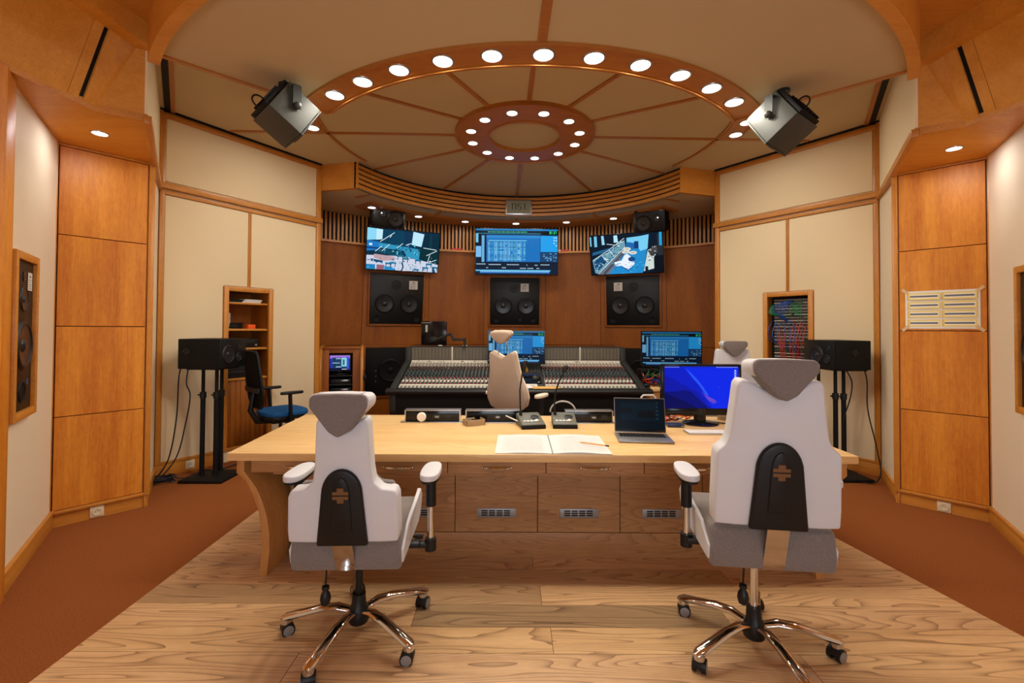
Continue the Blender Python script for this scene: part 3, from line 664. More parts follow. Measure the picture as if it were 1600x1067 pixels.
def therapy_chair(M, label, half, zb, zs, hr, cover, arms, arm_z, angs, seat_w, zs_base, group):
    """half: right half outline of the back from bottom centre up to the notch centre; hr: (half width, z0 tip, z1 top)"""
    R = thing('task_chair', M, label, 'chair', group)
    star_base(R, angs, .35, 0, .20, zs-.06)
    # seat
    g = G(); prof = [(-.205, zs-.115), (-.22, zs-.05), (-.20, zs+.06), (-.12, zs+.075), (.16, zs+.05), (.25, zs+.055), (.29, zs+.02), (.27, zs-.045), (.16, zs-.095)]
    g.prism(prof, -seat_w, seat_w, 'yz', .018, seg=3); obj('seat', g, GREYF, R)
    for s in (-1, 1):
        g = G(); p2 = [(-.19, zs-.085), (-.20, zs-.02), (-.10, zs+.05), (.10, zs+.075), (.24, zs+.10), (.30, zs+.05), (.285, zs-.02), (.22, zs-.07)]
        x0 = s*(seat_w-.004)
        lo = [(x0, y, z) for y, z in p2]; hi = [(x0+s*(.012+.05*max(0, (z-zs+.06))), y, z) for y, z in p2]
        g.solid(lo, hi, bev=.003); obj('seat_side', g, LEATHER, R)
    g = G(); g.box(-.10, .10, -.13, .13, zs-.125, zs-.078, .012); g.box(.10, seat_w+.05, -.02, .03, zs-.105, zs-.08, .005); g.box(-seat_w-.05, -.10, -.02, .03, zs-.105, zs-.08, .005); obj('mechanism', g, BLACK, R)
    g = G(); g.cyl((.08, .10, zs-.10), (seat_w+.03, .10, zs-.10), .007, n=8); g.cyl((seat_w+.01, .10, zs-.10), (seat_w+.05, .10, zs-.10), .013, n=10); obj('tilt_lever', g, DKGREY, R)
    # backrest
    B = Matrix.Translation((0, -.245, zb)) @ Matrix.Rotation(math.radians(4), 4, 'X')
    outl = sym(half)
    g = G(); g.prism(outl, .0, .085, 'xz', .013, seg=2)
    back = obj('backrest', g, LEATHER, R, B, ang=50)
    front = [(x*.90, z*.96+.02) for x, z in outl]
    g = G(); g.prism(front, .07, .105, 'xz', .015, seg=2); obj('back_cushion', g, GREYF, back)
    # black plastic cover with the cross emblem
    cw, ch = cover
    arch = [(-cw, -.006), (cw, -.006), (cw*.86, ch*.45), (cw*.80, ch*.66)] + [(cw*.80*math.cos(a), ch*.66+ch*.34*math.sin(a)) for a in [PI*k/12 for k in range(1, 12)]] + [(-cw*.80, ch*.66), (-cw*.86, ch*.45)]
    g = G(); g.prism(arch, -.022, .004, 'xz', .012, seg=3)
    g.prism([(x*.42, ch*.20 + z*.70) for x, z in arch], -.028, -.01, 'xz', .006)
    cv = obj('back_cover', g, BLACK, back, ang=50)
    ez = ch*.67
    g = G()
    for z0, z1 in ((.003, .028), (-.028, -.003)):
        sg = 1 if z0 > 0 else -1
        g.box(-.034, .034, -.031, -.026, ez+min(sg*.003, sg*.017), ez+max(sg*.003, sg*.017)); g.box(-.014, .014, -.031, -.026, ez+min(sg*.017, sg*.033), ez+max(sg*.017, sg*.033))
    obj('emblem', g, COPPER, cv, smooth=False)
    # flat chrome bar under the back
    bz0 = zs - .115 - zb
    g = G()
    pts = [(-.022, .01), (.030, bz0+.03), (.04, bz0+.004), (.06, bz0-.004), (.16, bz0+.01)]
    lo = [(-.044, y, z) for y, z in pts] + [(-.044, y+.006 if z > bz0+.02 else y, z+.008 if z <= bz0+.02 else z) for y, z in pts[::-1]]
    g.prism([(y, z) for _, y, z in lo], -.044, .044, 'yz', 0); obj('support_bar', g, CHROME, R, Matrix.Translation((0, -.245, zb)), smooth=False)
    # headrest
    hw, z0, z1 = hr; H_ = z1-z0
    o = [(0, 0), (hw*.28, H_*.10), (hw*.62, H_*.42), (hw*.98, H_*.70), (hw*1.0, H_*.88), (hw*.88, H_*.985), (hw*.45, H_*1.0), (0, H_*1.01)]
    HM = Matrix.Translation((0, -.03, z0-zb)) @ Matrix.Rotation(math.radians(-6), 4, 'X')
    g = G(); g.prism(sym(o), -.02, .095, 'xz', .028, seg=3); hd = obj('headrest', g, LEATHER, back, HM, ang=60)
    o2 = [(0, -.008), (hw*.30, H_*.09), (hw*.64, H_*.41), (hw*.93, H_*.68), (hw*.93, H_*.90), (hw*.80, H_*.99), (0, H_*1.005)]
    g = G(); g.prism(sym(o2), -.034, .06, 'xz', .030, seg=3); obj('headrest_pad', g, GREYF, back, HM, ang=60)
    # armrests
    for s, ax, az in arms:
        g = G(); g.cyl((ax, .02, zs-.11), (ax, .02, az-.12), .017, n=14)
        post = obj('arm_post', g, CHROME, R)
        g = G(); g.cyl((ax, .02, az-.17), (ax, .02, az-.02), .026, .024, n=14); obj('arm_sleeve', g, BLACK, R)
        g = G(); g.cyl((ax, .02, zs-.13), (ax, .02, zs-.07), .028, n=14); g.box(min(ax, s*.08), max(ax, s*.08), .0, .04, zs-.115, zs-.09, .004); obj('arm_bracket', g, BLACK, R)
        pad = [(ax+px, py) for px, py in smooth_poly([(-.045, -.10), (.045, -.10), (.05, .06), (.035, .15), (-.03, .15), (-.05, .06)], 2)]
        g = G(); g.prism(pad, az-.018, az+.012, 'xy', .010, seg=3); obj('arm_pad', g, LEATHER, R, ang=50)
        g = G(); g.prism([((x-ax)*.9+ax, y*.92) for x, y in pad], az-.03, az-.016, 'xy'); obj('arm_plate', g, BLACK, R)
    # lumbar air pump
    px = -seat_w*.42
    g = G(); g.tube([(px, -.16, zs-.06), (px+.004, -.165, zs-.12), (px, -.165, zs-.20)], .004, 6); obj('pump_hose', g, BLACK, R)
    g = G(); g.lathe([(.004, .0), (.016, -.005), (.017, -.018), (.010, -.022), (.020, -.040), (.0245, -.062), (.019, -.085), (.004, -.095)], 16, M=Matrix.Translation((px, -.165, zs-.195))); obj('pump_bulb', g, BLACK, R)
    return R
halfA = [(0, 0), (.16, .0), (.238, .003), (.242, .06), (.238, .205), (.226, .232), (.165, .238), (.132, .268), (.122, .33), (.116, .45), (.112, .535), (.100, .552), (.075, .540), (.035, .500), (0, .490)]
CA = therapy_chair(TR(-.745, 2.26, 0, math.radians(2)), 'white leather task chair with a narrow stepped back at the table, seen from behind', halfA, .555, .525, (.131, 1.045, 1.222), (.112, .335), [(1, .345, .785), (-1, -.305, .785)], .78, [-108, -36, 36, 108, 180], .245, .42, 'task chairs at the table')
halfB = [(0, 0), (.17, .0), (.250, .004), (.252, .08), (.247, .30), (.240, .322), (.210, .345), (.195, .38), (.180, .50), (.170, .60), (.156, .622), (.118, .616), (.06, .578), (0, .566)]
CB = therapy_chair(TR(1.145, 2.165, 0, math.radians(-7)), 'white task chair with a broad high back beside the blue monitor', halfB, .672, .585, (.134, 1.222, 1.385), (.118, .365), [(-1, -.300, .815), (1, .315, .815)], .86, [-148, -76, -4, 68, 140], .255, .42, 'task chairs at the table')
CB2 = copy_tree(CB); CB2.matrix_basis = TR(2.39, 5.15, 0, math.radians(-4))
tag(CB2, 'white high backed task chair with grey headrest far behind the table by the right screen', 'chair', 'task chairs at the table')

# ---- taupe chair at the console
R = thing('console_chair', TR(.05, 4.90, 0, math.radians(-30)), 'taupe upholstered chair with raised headrest facing the mixing console', 'chair')
star_base(R, [-90, -18, 54, 126, 198], .33, 0, .25, .50)
half = [(0, 0), (.15, .0), (.205, .03), (.235, .12), (.225, .22), (.185, .32), (.165, .42), (.150, .56), (.145, .60), (.125, .622), (.085, .60), (0, .555)]
B = Matrix.Translation((0, -.19, .655)) @ Matrix.Rotation(math.radians(13), 4, 'X')
g = G(); g.prism(sym(half), 0, .075, 'xz', .022, seg=3); bk = obj('backrest', g, TAUPE, R, B, ang=50)
g = G(); g.prism([(x*1.0, z*1.0) for x, z in sym(half)], .055, .10, 'xz', .02, seg=3); obj('back_cushion', g, LEATHERC, bk, ang=50)
g = G(); g.prism(sym([(0, 0), (.045, .014), (.112, .078), (.126, .104), (.105, .128), (0, .133)]), -.01, .07, 'xz', .025, seg=3); obj('headrest', g, TAUPE, bk, Matrix.Translation((0, .02, .70)), ang=60)
g = G(); g.prism(sym([(0, 0), (.045, .014), (.112, .078), (.126, .104), (.105, .128), (0, .133)]), .03, .085, 'xz', .02, seg=3); obj('headrest_front', g, LEATHERC, bk, Matrix.Translation((0, .02, .70)), ang=60)
for x in (-.055, .055):
    g = G(); g.cyl((x, .045, .52), (x, .045, .74), .006, n=10); obj('headrest_post', g, CHROME, bk)
g = G(); g.prism([(-.18, .47), (-.20, .52), (-.15, .56), (.2, .55), (.28, .53), (.27, .48)], -.24, .24, 'yz', .02, seg=3); obj('seat', g, TAUPE, R)
g = G(); g.box(-.1, .1, -.14, .14, .42, .475, .012); obj('mechanism', g, BLACK, R)
for s in (-1, 1):
    g = G(); g.tube([(s*.20, .02, .45), (s*.29, .02, .47), (s*.30, .02, .78)], .02, 10); obj('arm_post', g, DKGREY, R)
    g = G(); g.prism([(s*.30+px, py) for px, py in smooth_poly([(-.045, -.12), (.045, -.12), (.045, .13), (-.045, .13)], 2)], .785, .82, 'xy', .012, seg=3); obj('arm_pad', g, LEATHERC, R, ang=50)

# ---- blue office chair
R = thing('office_chair', TR(-2.60, 5.14, 0, math.radians(-42)), 'blue seated office chair with black mesh back beside the wall shelves', 'chair')
star_base(R, [-90, -18, 54, 126, 198], .30, 0, .25, .46)
g = G(); g.prism(smooth_poly([(-.24, -.22), (.24, -.22), (.26, .1), (.22, .25), (-.22, .25), (-.26, .1)], 2), .53, .585, 'xy', .018, seg=3); obj('seat', g, BLUEF, R, ang=50)
g = G(); g.prism(smooth_poly([(-.23, -.21), (.23, -.21), (.24, .1), (.2, .22), (-.2, .22), (-.24, .1)], 2), .495, .535, 'xy', .01); g.box(-.1, .1, -.12, .12, .44, .50, .01); obj('seat_shell', g, BLACK, R)
B = Matrix.Translation((0, -.25, .62)) @ Matrix.Rotation(math.radians(7), 4, 'X')
o = smooth_poly([(-.19, 0), (.19, 0), (.235, .25), (.20, .60), (.14, .63), (-.14, .63), (-.20, .60), (-.235, .25)], 2)
g = G(); g.prism(o, 0, .014, 'xz', .004); bk = obj('backrest', g, MESHK, R, B)
g = G(); g.tube([(x, .007, z) for x, z in o], .013, 8, closed=True); obj('back_frame', g, BLACK, bk)
g = G(); g.box(-.20, .20, -.03, .0, .18, .24, .01); obj('lumbar_support', g, BLACK, bk)
g = G(); g.tube([(0, -.05, .46), (0, -.24, .48), (0, -.31, .60), (0, -.28, .80)], [.03, .035, .03, .02], 10); obj('back_bracket', g, BLACK, R)
for s in (-1, 1):
    g = G(); g.tube([(s*.15, .0, .47), (s*.28, .0, .49), (s*.30, -.02, .78)], [.018, .02, .02], 10, flat=1.5); obj('arm_post', g, BLACK, R)
    g = G(); g.prism([(s*.30+px, py) for px, py in smooth_poly([(-.04, -.12), (.04, -.12), (.04, .12), (-.04, .12)], 2)], .78, .81, 'xy', .008); obj('arm_pad', g, BLACK, R)
# ================================================================== LOUDSPEAKERS, SCREENS, CONSOLE
def YM(M=None):   # turns a lathe profile (r, z) so that z points out of a face towards local -y
    return Matrix.Rotation(PI/2, 4, 'X')
def driver(name, parent, x, z, r, y=0.0, mats=(RUBBER, CONE, CONE)):
    """cone driver: chassis ring, dished cone and dust cap, facing local -y"""
    M = Matrix.Translation((x, y, z)) @ Matrix.Rotation(PI/2, 4, 'X')
    g = G(); g.lathe([(r*.80, .0), (r*.80, r*.05), (r*.86, r*.11), (r*.93, r*.11), (r*1.0, r*.05), (r*1.03, 0)], 28, cap=False)
    d = obj(name, g, mats[0], parent, M)
    g = G(); g.lathe([(r*.82, r*.07), (r*.55, r*.035), (r*.28, r*.012), (.001, r*.01)], 28, cap=False); obj('cone', g, mats[1], d)
    g = G(); g.lathe([(r*.28, r*.02), (r*.24, r*.07), (r*.13, r*.105), (.001, r*.115)], 20, cap=False); obj('dust_cap', g, mats[2], d)
    return d
def notice(parent, x, z, w, h, y=-.003):
    sh = [((0, 0, 1, 1), (222, 216, 208)), ((.42, .72, .60, .84), (60, 60, 60)), ((.62, .74, .74, .80), (90, 90, 90)), ((.34, .72, .40, .78), (120, 120, 120))] + [((.14, .56-.12*k, .80-.13*(k % 2), .60-.12*k), (140, 138, 134)) for k in range(5)]
    return art('paper_notice', w, h, sh, PRINT, parent, Matrix.Translation((x, y, z)))
# ---- three main monitors in the front wall, two subwoofers
for i, dx, sx, lab in ((1, 0, .265, 'black main monitor loudspeaker set in the cherry wall under the left wall screen'), (3, 0, .175, 'black main monitor loudspeaker set in the cherry wall under the middle wall screen'), (5, 0, -.235, 'black main monitor loudspeaker set in the cherry wall under the right wall screen')):
    t = thing('main_monitor', facetM(i, 1.995, dx), lab, 'loudspeaker', 'main monitors in the front wall')
    w_, h_ = .885, .845
    g = G(); g.box(-w_/2, w_/2, -.05, .0, -h_/2, h_/2, .006); bf = obj('baffle', g, BLACK, t)
    g = G()
    for a in ((-w_/2-.035, -w_/2, -h_/2-.035, h_/2+.2), (w_/2, w_/2+.035, -h_/2-.035, h_/2+.2), (-w_/2, w_/2, -h_/2-.035, -h_/2)): g.box(a[0], a[1], -.035, .0, a[2], a[3], .003)
    obj('frame', g, CHERRY, t)
    for x in (-.205, .205): driver('woofer', t, x, -.085, .155, -.05)
    g = G(); g.lathe([(.0, .0), (.085, .0), (.085, .006), (.06, .008), (.03, .003), (.001, .012)], 24, M=Matrix.Translation((-.02*(1 if sx > 0 else -1), -.05, .24)) @ YM()); obj('midrange', g, RUBBER, t)
    for x in (-.33, .33):
        g = G(); g.lathe([(.0, .0), (.05, .0), (.052, .006), (.046, .003), (.001, .001)], 20, M=Matrix.Translation((x, -.05, -.33)) @ YM()); obj('port', g, BLACKM, t)
    notice(t, sx, .245, .145, .145, -.0535)
    if i == 3:
        g = G(); g.box(.085, .105, -.053, -.05, -.345, -.325); obj('badge', g, BLUEC, t)
for i, dx, lab in ((1, -.10, 'black subwoofer low in the cherry wall left of the mixing console'), (5, .10, 'black subwoofer low in the cherry wall right of the mixing console')):
    t = thing('subwoofer', facetM(i, .765, dx), lab, 'loudspeaker', 'subwoofers in the front wall')
    g = G(); g.box(-.385, .385, -.06, 0, -.41, .41, .006); obj('baffle', g, BLACKM, t)
    g = G()
    for a in ((-.43, -.385, -.45, .45), (.385, .43, -.45, .45), (-.385, .385, .41, .45), (-.385, .385, -.45, -.41)): g.box(a[0], a[1], -.04, 0, a[2], a[3], .003)
    obj('frame', g, CHERRY, t)
    driver('woofer', t, .02, .02, .20, -.06, (RUBBER, BLACKM, BLACKM))
    g = G()
    for z in (.02, -.07, -.16): g.cyl((-.22, -.07, z), (-.22, -.06, z), .012, n=10)
    obj('knob', g, STEEL, t)
# ---- wall screens
def screen_tv(name, M, w_, h_, shapes, mat, label, cat, group=None, bez=.012, depth=.045, chin=None):
    t = thing(name, M, label, cat, group)
    ch = chin or bez
    g = G(); g.box(-w_/2-bez, w_/2+bez, 0.001, depth, -h_/2-ch, h_/2+bez, .006); obj('housing', g, BLACK, t)
    g = G()
    for a in ((-w_/2-bez, -w_/2, -h_/2-ch, h_/2+bez), (w_/2, w_/2+bez, -h_/2-ch, h_/2+bez), (-w_/2, w_/2, h_/2, h_/2+bez), (-w_/2, w_/2, -h_/2-ch, -h_/2)): g.box(a[0], a[1], -.008, .002, a[2], a[3], .002, seg=1)
    obj('bezel', g, BLACKG, t)
    art('screen', w_, h_, shapes, mat, t, Matrix.Translation((0, -.0005, 0)))
    return t
rs = random.Random(11)
def studio_left():
    S = [((0, 0, 1, 1), (8, 46, 70)), (((0, .70), (.20, .74), (.205, .98), (0, 1)), (140, 216, 246)), (((.12, .72), (.20, .74), (.205, .98), (.12, .99)), (196, 238, 252)),
         ((.205, .6, .50, .98), (10, 62, 90)), ((.5, .58, .61, .96), (14, 52, 84)), ((.78, .5, 1, .96), (6, 44, 62)), ((.86, .5, .89, .95), (10, 58, 72)),
         (((.605, .66), (.745, .63), (.775, .95), (.62, .99)), (190, 234, 252)), (((.15, .66), (.73, .56), (.72, .30), (.55, .34), (.50, .50), (.15, .54)), (50, 150, 190)),
         (((.0, .44), (.16, .48), (.16, .68), (0, .70)), (28, 120, 196)), ((0, .50, .16, .54), (18, 60, 120)), ((.03, .58, .07, .63), (220, 245, 255)),
         (((.14, .52), (.50, .46), (.50, .34), (.13, .42)), (16, 70, 90)), (((.72, .28), (1, .22), (1, .56), (.73, .62)), (8, 48, 56)),
         (((0, 0), (1, 0), (1, .20), (.72, .30), (.36, .36), (0, .34)), (206, 212, 232)), (((.10, .38), (.37, .34), (.39, .28), (.34, .24), (.22, .22), (.10, .28)), (190, 158, 164)),
         (((.06, .26), (.22, .22), (.22, .17), (.06, .20)), (20, 74, 112)), ((.14, 0, .24, .12), (150, 100, 116)), ((0, .0, .12, .12), (30, 130, 190)), (((.24, 0), (.40, 0), (.38, .08), (.25, .09)), (40, 140, 200))]
    for x, y in ((.36, .18), (.53, .30), (.71, .28), (.68, .04), (.87, .20), (.96, .12), (.30, .16), (.82, .10), (.46, .36)):
        S += [((x-.045, y-.02, x+.045, y+.025), (26, 120, 160)), ((x-.04, y-.09, x-.03, y), (30, 60, 80)), ((x+.025, y-.09, x+.035, y), (30, 60, 80))]
    for _ in range(60):
        x, y = rs.random()*.96, rs.random()*.36; a = rs.random()*.03+.006
        S.append(((x, y, x+a, y+rs.random()*.025+.006), rs.choice([(20, 70, 100), (70, 150, 190), (240, 244, 250), (40, 100, 130), (130, 170, 200)])))
    for _ in range(30):
        x, y = .16+rs.random()*.56, .38+rs.random()*.24; S.append(((x, y, x+.008+rs.random()*.02, y+.02+rs.random()*.06), rs.choice([(90, 190, 220), (30, 110, 150), (16, 60, 84)])))
    for q in ((.17, .68, .36, .93), (.30, .80, .32, .86), (.11, .44, .20, .58), (.20, .46, .30, .64), (.40, .56, .48, .68), (.52, .64, .60, .70), (.82, .42, .97, .56), (.84, .24, .87, .44), (.88, .26, .96, .32), (.77, .61, .96, .58)): S.append((stroke(*q, .007, 1.78), (226, 246, 255)))
    S += [(((.47, .0), (.49, .0), (.51, .10), (.49, .22), (.47, .20), (.49, .10)), (14, 70, 100)), (((.92, .0), (.97, 0), (.94, .12), (.92, .16)), (20, 80, 110))]
    return S
def studio_right():
    S = [((0, 0, 1, 1), (10, 26, 44)), ((.06, .72, .10, .99), (120, 196, 230)), (((.17, .76), (.21, .76), (.20, .99), (.165, .99)), (150, 215, 240)), (((.34, .80), (.40, .80), (.39, .98), (.34, .98)), (180, 232, 250)), ((0, .74, .02, .98), (120, 200, 235)),
         (((.03, .58), (.46, .74), (.48, .70), (.48, .66), (.02, .50)), (34, 96, 140)),
         (((.02, .38), (.30, .62), (.49, .86), (.50, .66), (.30, .30), (.08, .02), (.05, .05)), (110, 160, 176)), (((.04, .32), (.16, .50), (.24, .34), (.10, .10), (.06, .10)), (24, 74, 120)),
         (((.10, .0), (.50, .68), (.50, .58), (.26, .0)), (108, 116, 132)), (((.16, .02), (.50, .62), (.50, .58), (.20, .0)), (70, 78, 92)), (((.25, 0), (.50, .55), (.52, .9), (.82, .9), (.74, .05), (.72, 0)), (34, 140, 206)),
         (((.52, .9), (.70, .92), (.82, .95), (.80, .60), (.70, .55), (.64, .75), (.52, .78)), (120, 206, 244)), (((.52, .80), (.62, .76), (.64, .62), (.56, .60), (.51, .66)), (30, 104, 176)), ((.62, .62, .68, .8), (16, 60, 120)),
         (((.74, .04), (.88, .10), (.92, .66), (.80, .56)), (206, 220, 216)), (((.80, .54), (.92, .68), (.94, .5), (.86, .4)), (70, 70, 70)), ((.93, .40, 1, .95), (40, 44, 52)), ((.955, .66, .99, 1), (40, 160, 214)), ((.88, 0, 1, .42), (8, 18, 28)), ((.76, 0, .80, .16), (10, 30, 46)),
         (((.33, .30), (.44, .34), (.48, .47), (.52, .50), (.56, .44), (.62, .26), (.60, .20), (.52, .10), (.44, .20), (.35, .20)), (236, 244, 255)), (((.43, .20), (.52, .08), (.62, .20), (.60, .16), (.52, .04)), (30, 110, 180))]
    for cx, cy in ((.50, .55), (.60, .52), (.52, .62)):
        S.append(([(cx+.055*math.cos(a), cy+.045*math.sin(a)) for a in [PI*k/6 for k in range(12)]], (226, 226, 216)))
        S.append(([(cx+.035*math.cos(a), cy+.025*math.sin(a)) for a in [PI*k/6 for k in range(12)]], (200, 196, 184)))
    S.append(([(.58+.05*math.cos(a), .36+.06*math.sin(a)) for a in [PI*k/6 for k in range(12)]], (24, 70, 130)))
    for _ in range(80):
        f = rs.random(); x = .05+.42*f; y = .20+.55*f + (rs.random()-.5)*.30; a = .006+rs.random()*.03
        S.append(((x, y, x+a, y+rs.random()*.03+.008), rs.choice([(24, 80, 120), (170, 210, 220), (60, 130, 160), (220, 236, 240), (14, 40, 70)])))
    for _ in range(36):
        x = .80+rs.random()*.10; y = .22+(x-.80)*2+rs.random()*.28; S.append(((x, y, x+.008+rs.random()*.014, y+.02), rs.choice([(20, 24, 30), (40, 44, 50), (230, 236, 236)])))
    for _ in range(40):
        x, y = .28+rs.random()*.46, rs.random()*.30; S.append(((x, y, x+.01+rs.random()*.03, y+.012), rs.choice([(18, 90, 150), (70, 180, 230), (20, 60, 110)])))
    for q in ((.03, .38, .27, .63), (.27, .63, .49, .90), (.10, .02, .30, .36), (.30, .36, .50, .68), (.16, .50, .24, .32), (.27, .63, .34, .46), (.24, .78, .36, .74), (.36, .74, .48, .82)): S.append((stroke(*q, .007, 1.78), (214, 232, 240)))
    return S
def daw(k=1.0, big=True):
    r2 = random.Random(5); c = lambda *v: tuple(int(x*k) for x in v)
    S = [((0, 0, 1, 1), c(6, 26, 50)), ((0, .965, 1, 1), c(30, 130, 200)), ((.0, .90, .80, .955), c(8, 28, 40)), ((.0, .70, .03, .90), c(110, 200, 235)), ((.03, .72, .065, .90), c(4, 18, 30)), ((0, .38, .065, .62), c(120, 190, 240)), ((.07, .27, .105, .86), c(60, 130, 190)),
         ((.125, .27, .79, .875), c(10, 50, 96)), ((.13, .28, .785, .865), c(22, 112, 190)), ((.13, .80, .785, .86), c(40, 136, 206)), ((.79, .50, 1, .86), c(34, 160, 236)), ((.79, .28, 1, .49), c(24, 66, 110)), ((.8, .87, 1, .96), c(4, 14, 22)),
         ((.01, .895, .79, .905), c(50, 160, 200)), ((.155, .735, .62, .755), c(110, 200, 235))]
    for i in range(20): S.append(((.072, .275+.0288*i, .103, .275+.0288*i+.020), c(120, 190, 230)))
    cols = [.16, .19, .235, .265, .295, .33, .36, .40, .425, .45, .475, .51, .545, .58]
    cc_ = [r2.choice([(120, 215, 245), (84, 180, 226), (150, 230, 252)]) for _ in cols]; wc_ = [.012+r2.random()*.018 for _ in cols]
    for i in range(13):
        y = .29 + .033*i; d_ = .72 + .28*r2.random()
        S.append(((.15, y+.003, .60, y+.018), c(44, 134, 206)))
        for x, q, ww in zip(cols, cc_, wc_):
            if r2.random() < .9: S.append(((x, y, x+ww, y+.020), c(*[int(v*d_) for v in q])))
    for x in (.15, .225, .255, .35, .39, .50, .535): S.append(((x, .285, x+.004, .72), c(150, 225, 250)))
    for i in range(24):
        x = .15+.02*i; S.append(((x, .915, x+.010, .94), c(*((60, 210, 120) if i % 3 else (140, 200, 230)))))
    for (a, b, y) in ((0.01, .12, .21), (.16, .31, .20), (.38, .53, .20), (.62, .63, .19), (.72, .75, .19), (.79, .90, .20), (.13, .15, .13), (.32, .37, .13), (.54, .61, .12), (.63, .70, .12), (.74, .77, .12)):
        x = a
        while x < b: S.append(((x, y, x+.007, y+.022), c(190, 225, 240))); x += .0125
    S += [((0, .065, .91, .095), c(90, 190, 240)), ((.05, .02, .90, .06), c(40, 110, 190))]
    for i in range(40): S.append(((.06+.021*i, .045, .06+.021*i+.010, .075), c(170, 225, 250)))
    for i in range(26): S.append(((.80+r2.random()*.17, .29+r2.random()*.17, 0, 0), c(110, 170, 210)))
    S = [((p[0], p[1], p[0]+.02, p[1]+.012), cc) if len(p) == 4 and not isinstance(p[0], tuple) and p[2] == 0 and p[3] == 0 else (p, cc) for p, cc in S]
    for x, y in ((.945, .79), (.97, .79), (.945, .73), (.972, .73), (.945, .67), (.97, .62)): S.append(((x, y, x+.014, y+.025), c(200, 235, 250)))
    for ch, x in (('0', .895), ('2', .945)):
        for rct in digit(ch, x, .885, .020, .06, .007): S.append((rct, c(60, 240, 150)))
    for x in (.925, .978): S.append(((x, .885, x+.004, .945), c(60, 240, 150)))
    return S
def wall_mount(t, y1, z=0):
    g = G(); g.box(-.2, .2, .045, .07, -.15, .15, .004); g.cyl((0, .06, z), (0, y1, z), .03, n=12); obj('wall_bracket', g, BLACKM, t)
t = screen_tv('wall_screen', TR(-1.783, 7.451, 2.768, math.radians(24.6), math.radians(14.3)), 1.17, .655, studio_left(), SCREEN, 'left wall screen tilted down, showing mic stands and chairs in a studio', 'screen', 'wall screens'); wall_mount(t, .17)
t = screen_tv('wall_screen', TR(.075, 7.654, 2.796, math.radians(1.6), math.radians(1)), 1.38, .765, daw(), SCREEN, 'middle wall screen showing a blue recording program', 'screen', 'wall screens'); wall_mount(t, .30)
t = screen_tv('wall_screen', TR(1.879, 7.518, 2.748, math.radians(-23.4), math.radians(16.5)), 1.17, .655, studio_right(), SCREEN, 'right wall screen tilted down, showing a stage with a white piano from above', 'screen', 'wall screens'); wall_mount(t, .17)
# ---- speakers hung above the outer wall screens
for s, x, zh, lab in ((-1, -1.905, 3.225, 'black hanging loudspeaker over the left wall screen'), (1, 2.12, 3.175, 'black hanging loudspeaker over the right wall screen')):
    t = thing('hanging_loudspeaker', TR(x, 6.98, zh, math.radians(-24*s), 0) @ Matrix.Scale(1.16, 4), lab, 'loudspeaker', 'loudspeakers above the wall screens')
    hz = (ZA - zh)/1.16
    M = Matrix.Rotation(math.radians(20), 4, 'X')
    g = G(); o = [(-.20, -.02), (.20, -.02), (.235, .10), (.20, .26), (-.20, .26), (-.235, .10)]
    g.prism(o, -.16, .15, 'xy', .03, M=M, seg=3); obj('cabinet', g, BLACKM, t)
    H = Matrix.Translation((0, 0, 0)) @ M
    h = obj('baffle', (lambda g: g.box(-.19, .19, -.03, -.018, -.14, .13, .005))(G()), BLACK, t, H)
    driver('woofer', h, .085*(-s), -.03, .105, -.03); driver('tweeter', h, .09*s, .03, .05, -.03)
    g = G(); g.ball((.10*s, -.045, .035), .008); obj('tweeter_glint', g, GLINTW, h)  # glint on the tweeter, put in as a small glowing ball
    g = G(); g.box(-.12, .12, .02, .05, .06, .085, .003); g.cyl((0, .11, .05), (0, .11, hz), .018, n=10); g.box(-.06, .06, .05, .17, hz-.015, hz); obj('ceiling_bracket', g, BLACKM, t)
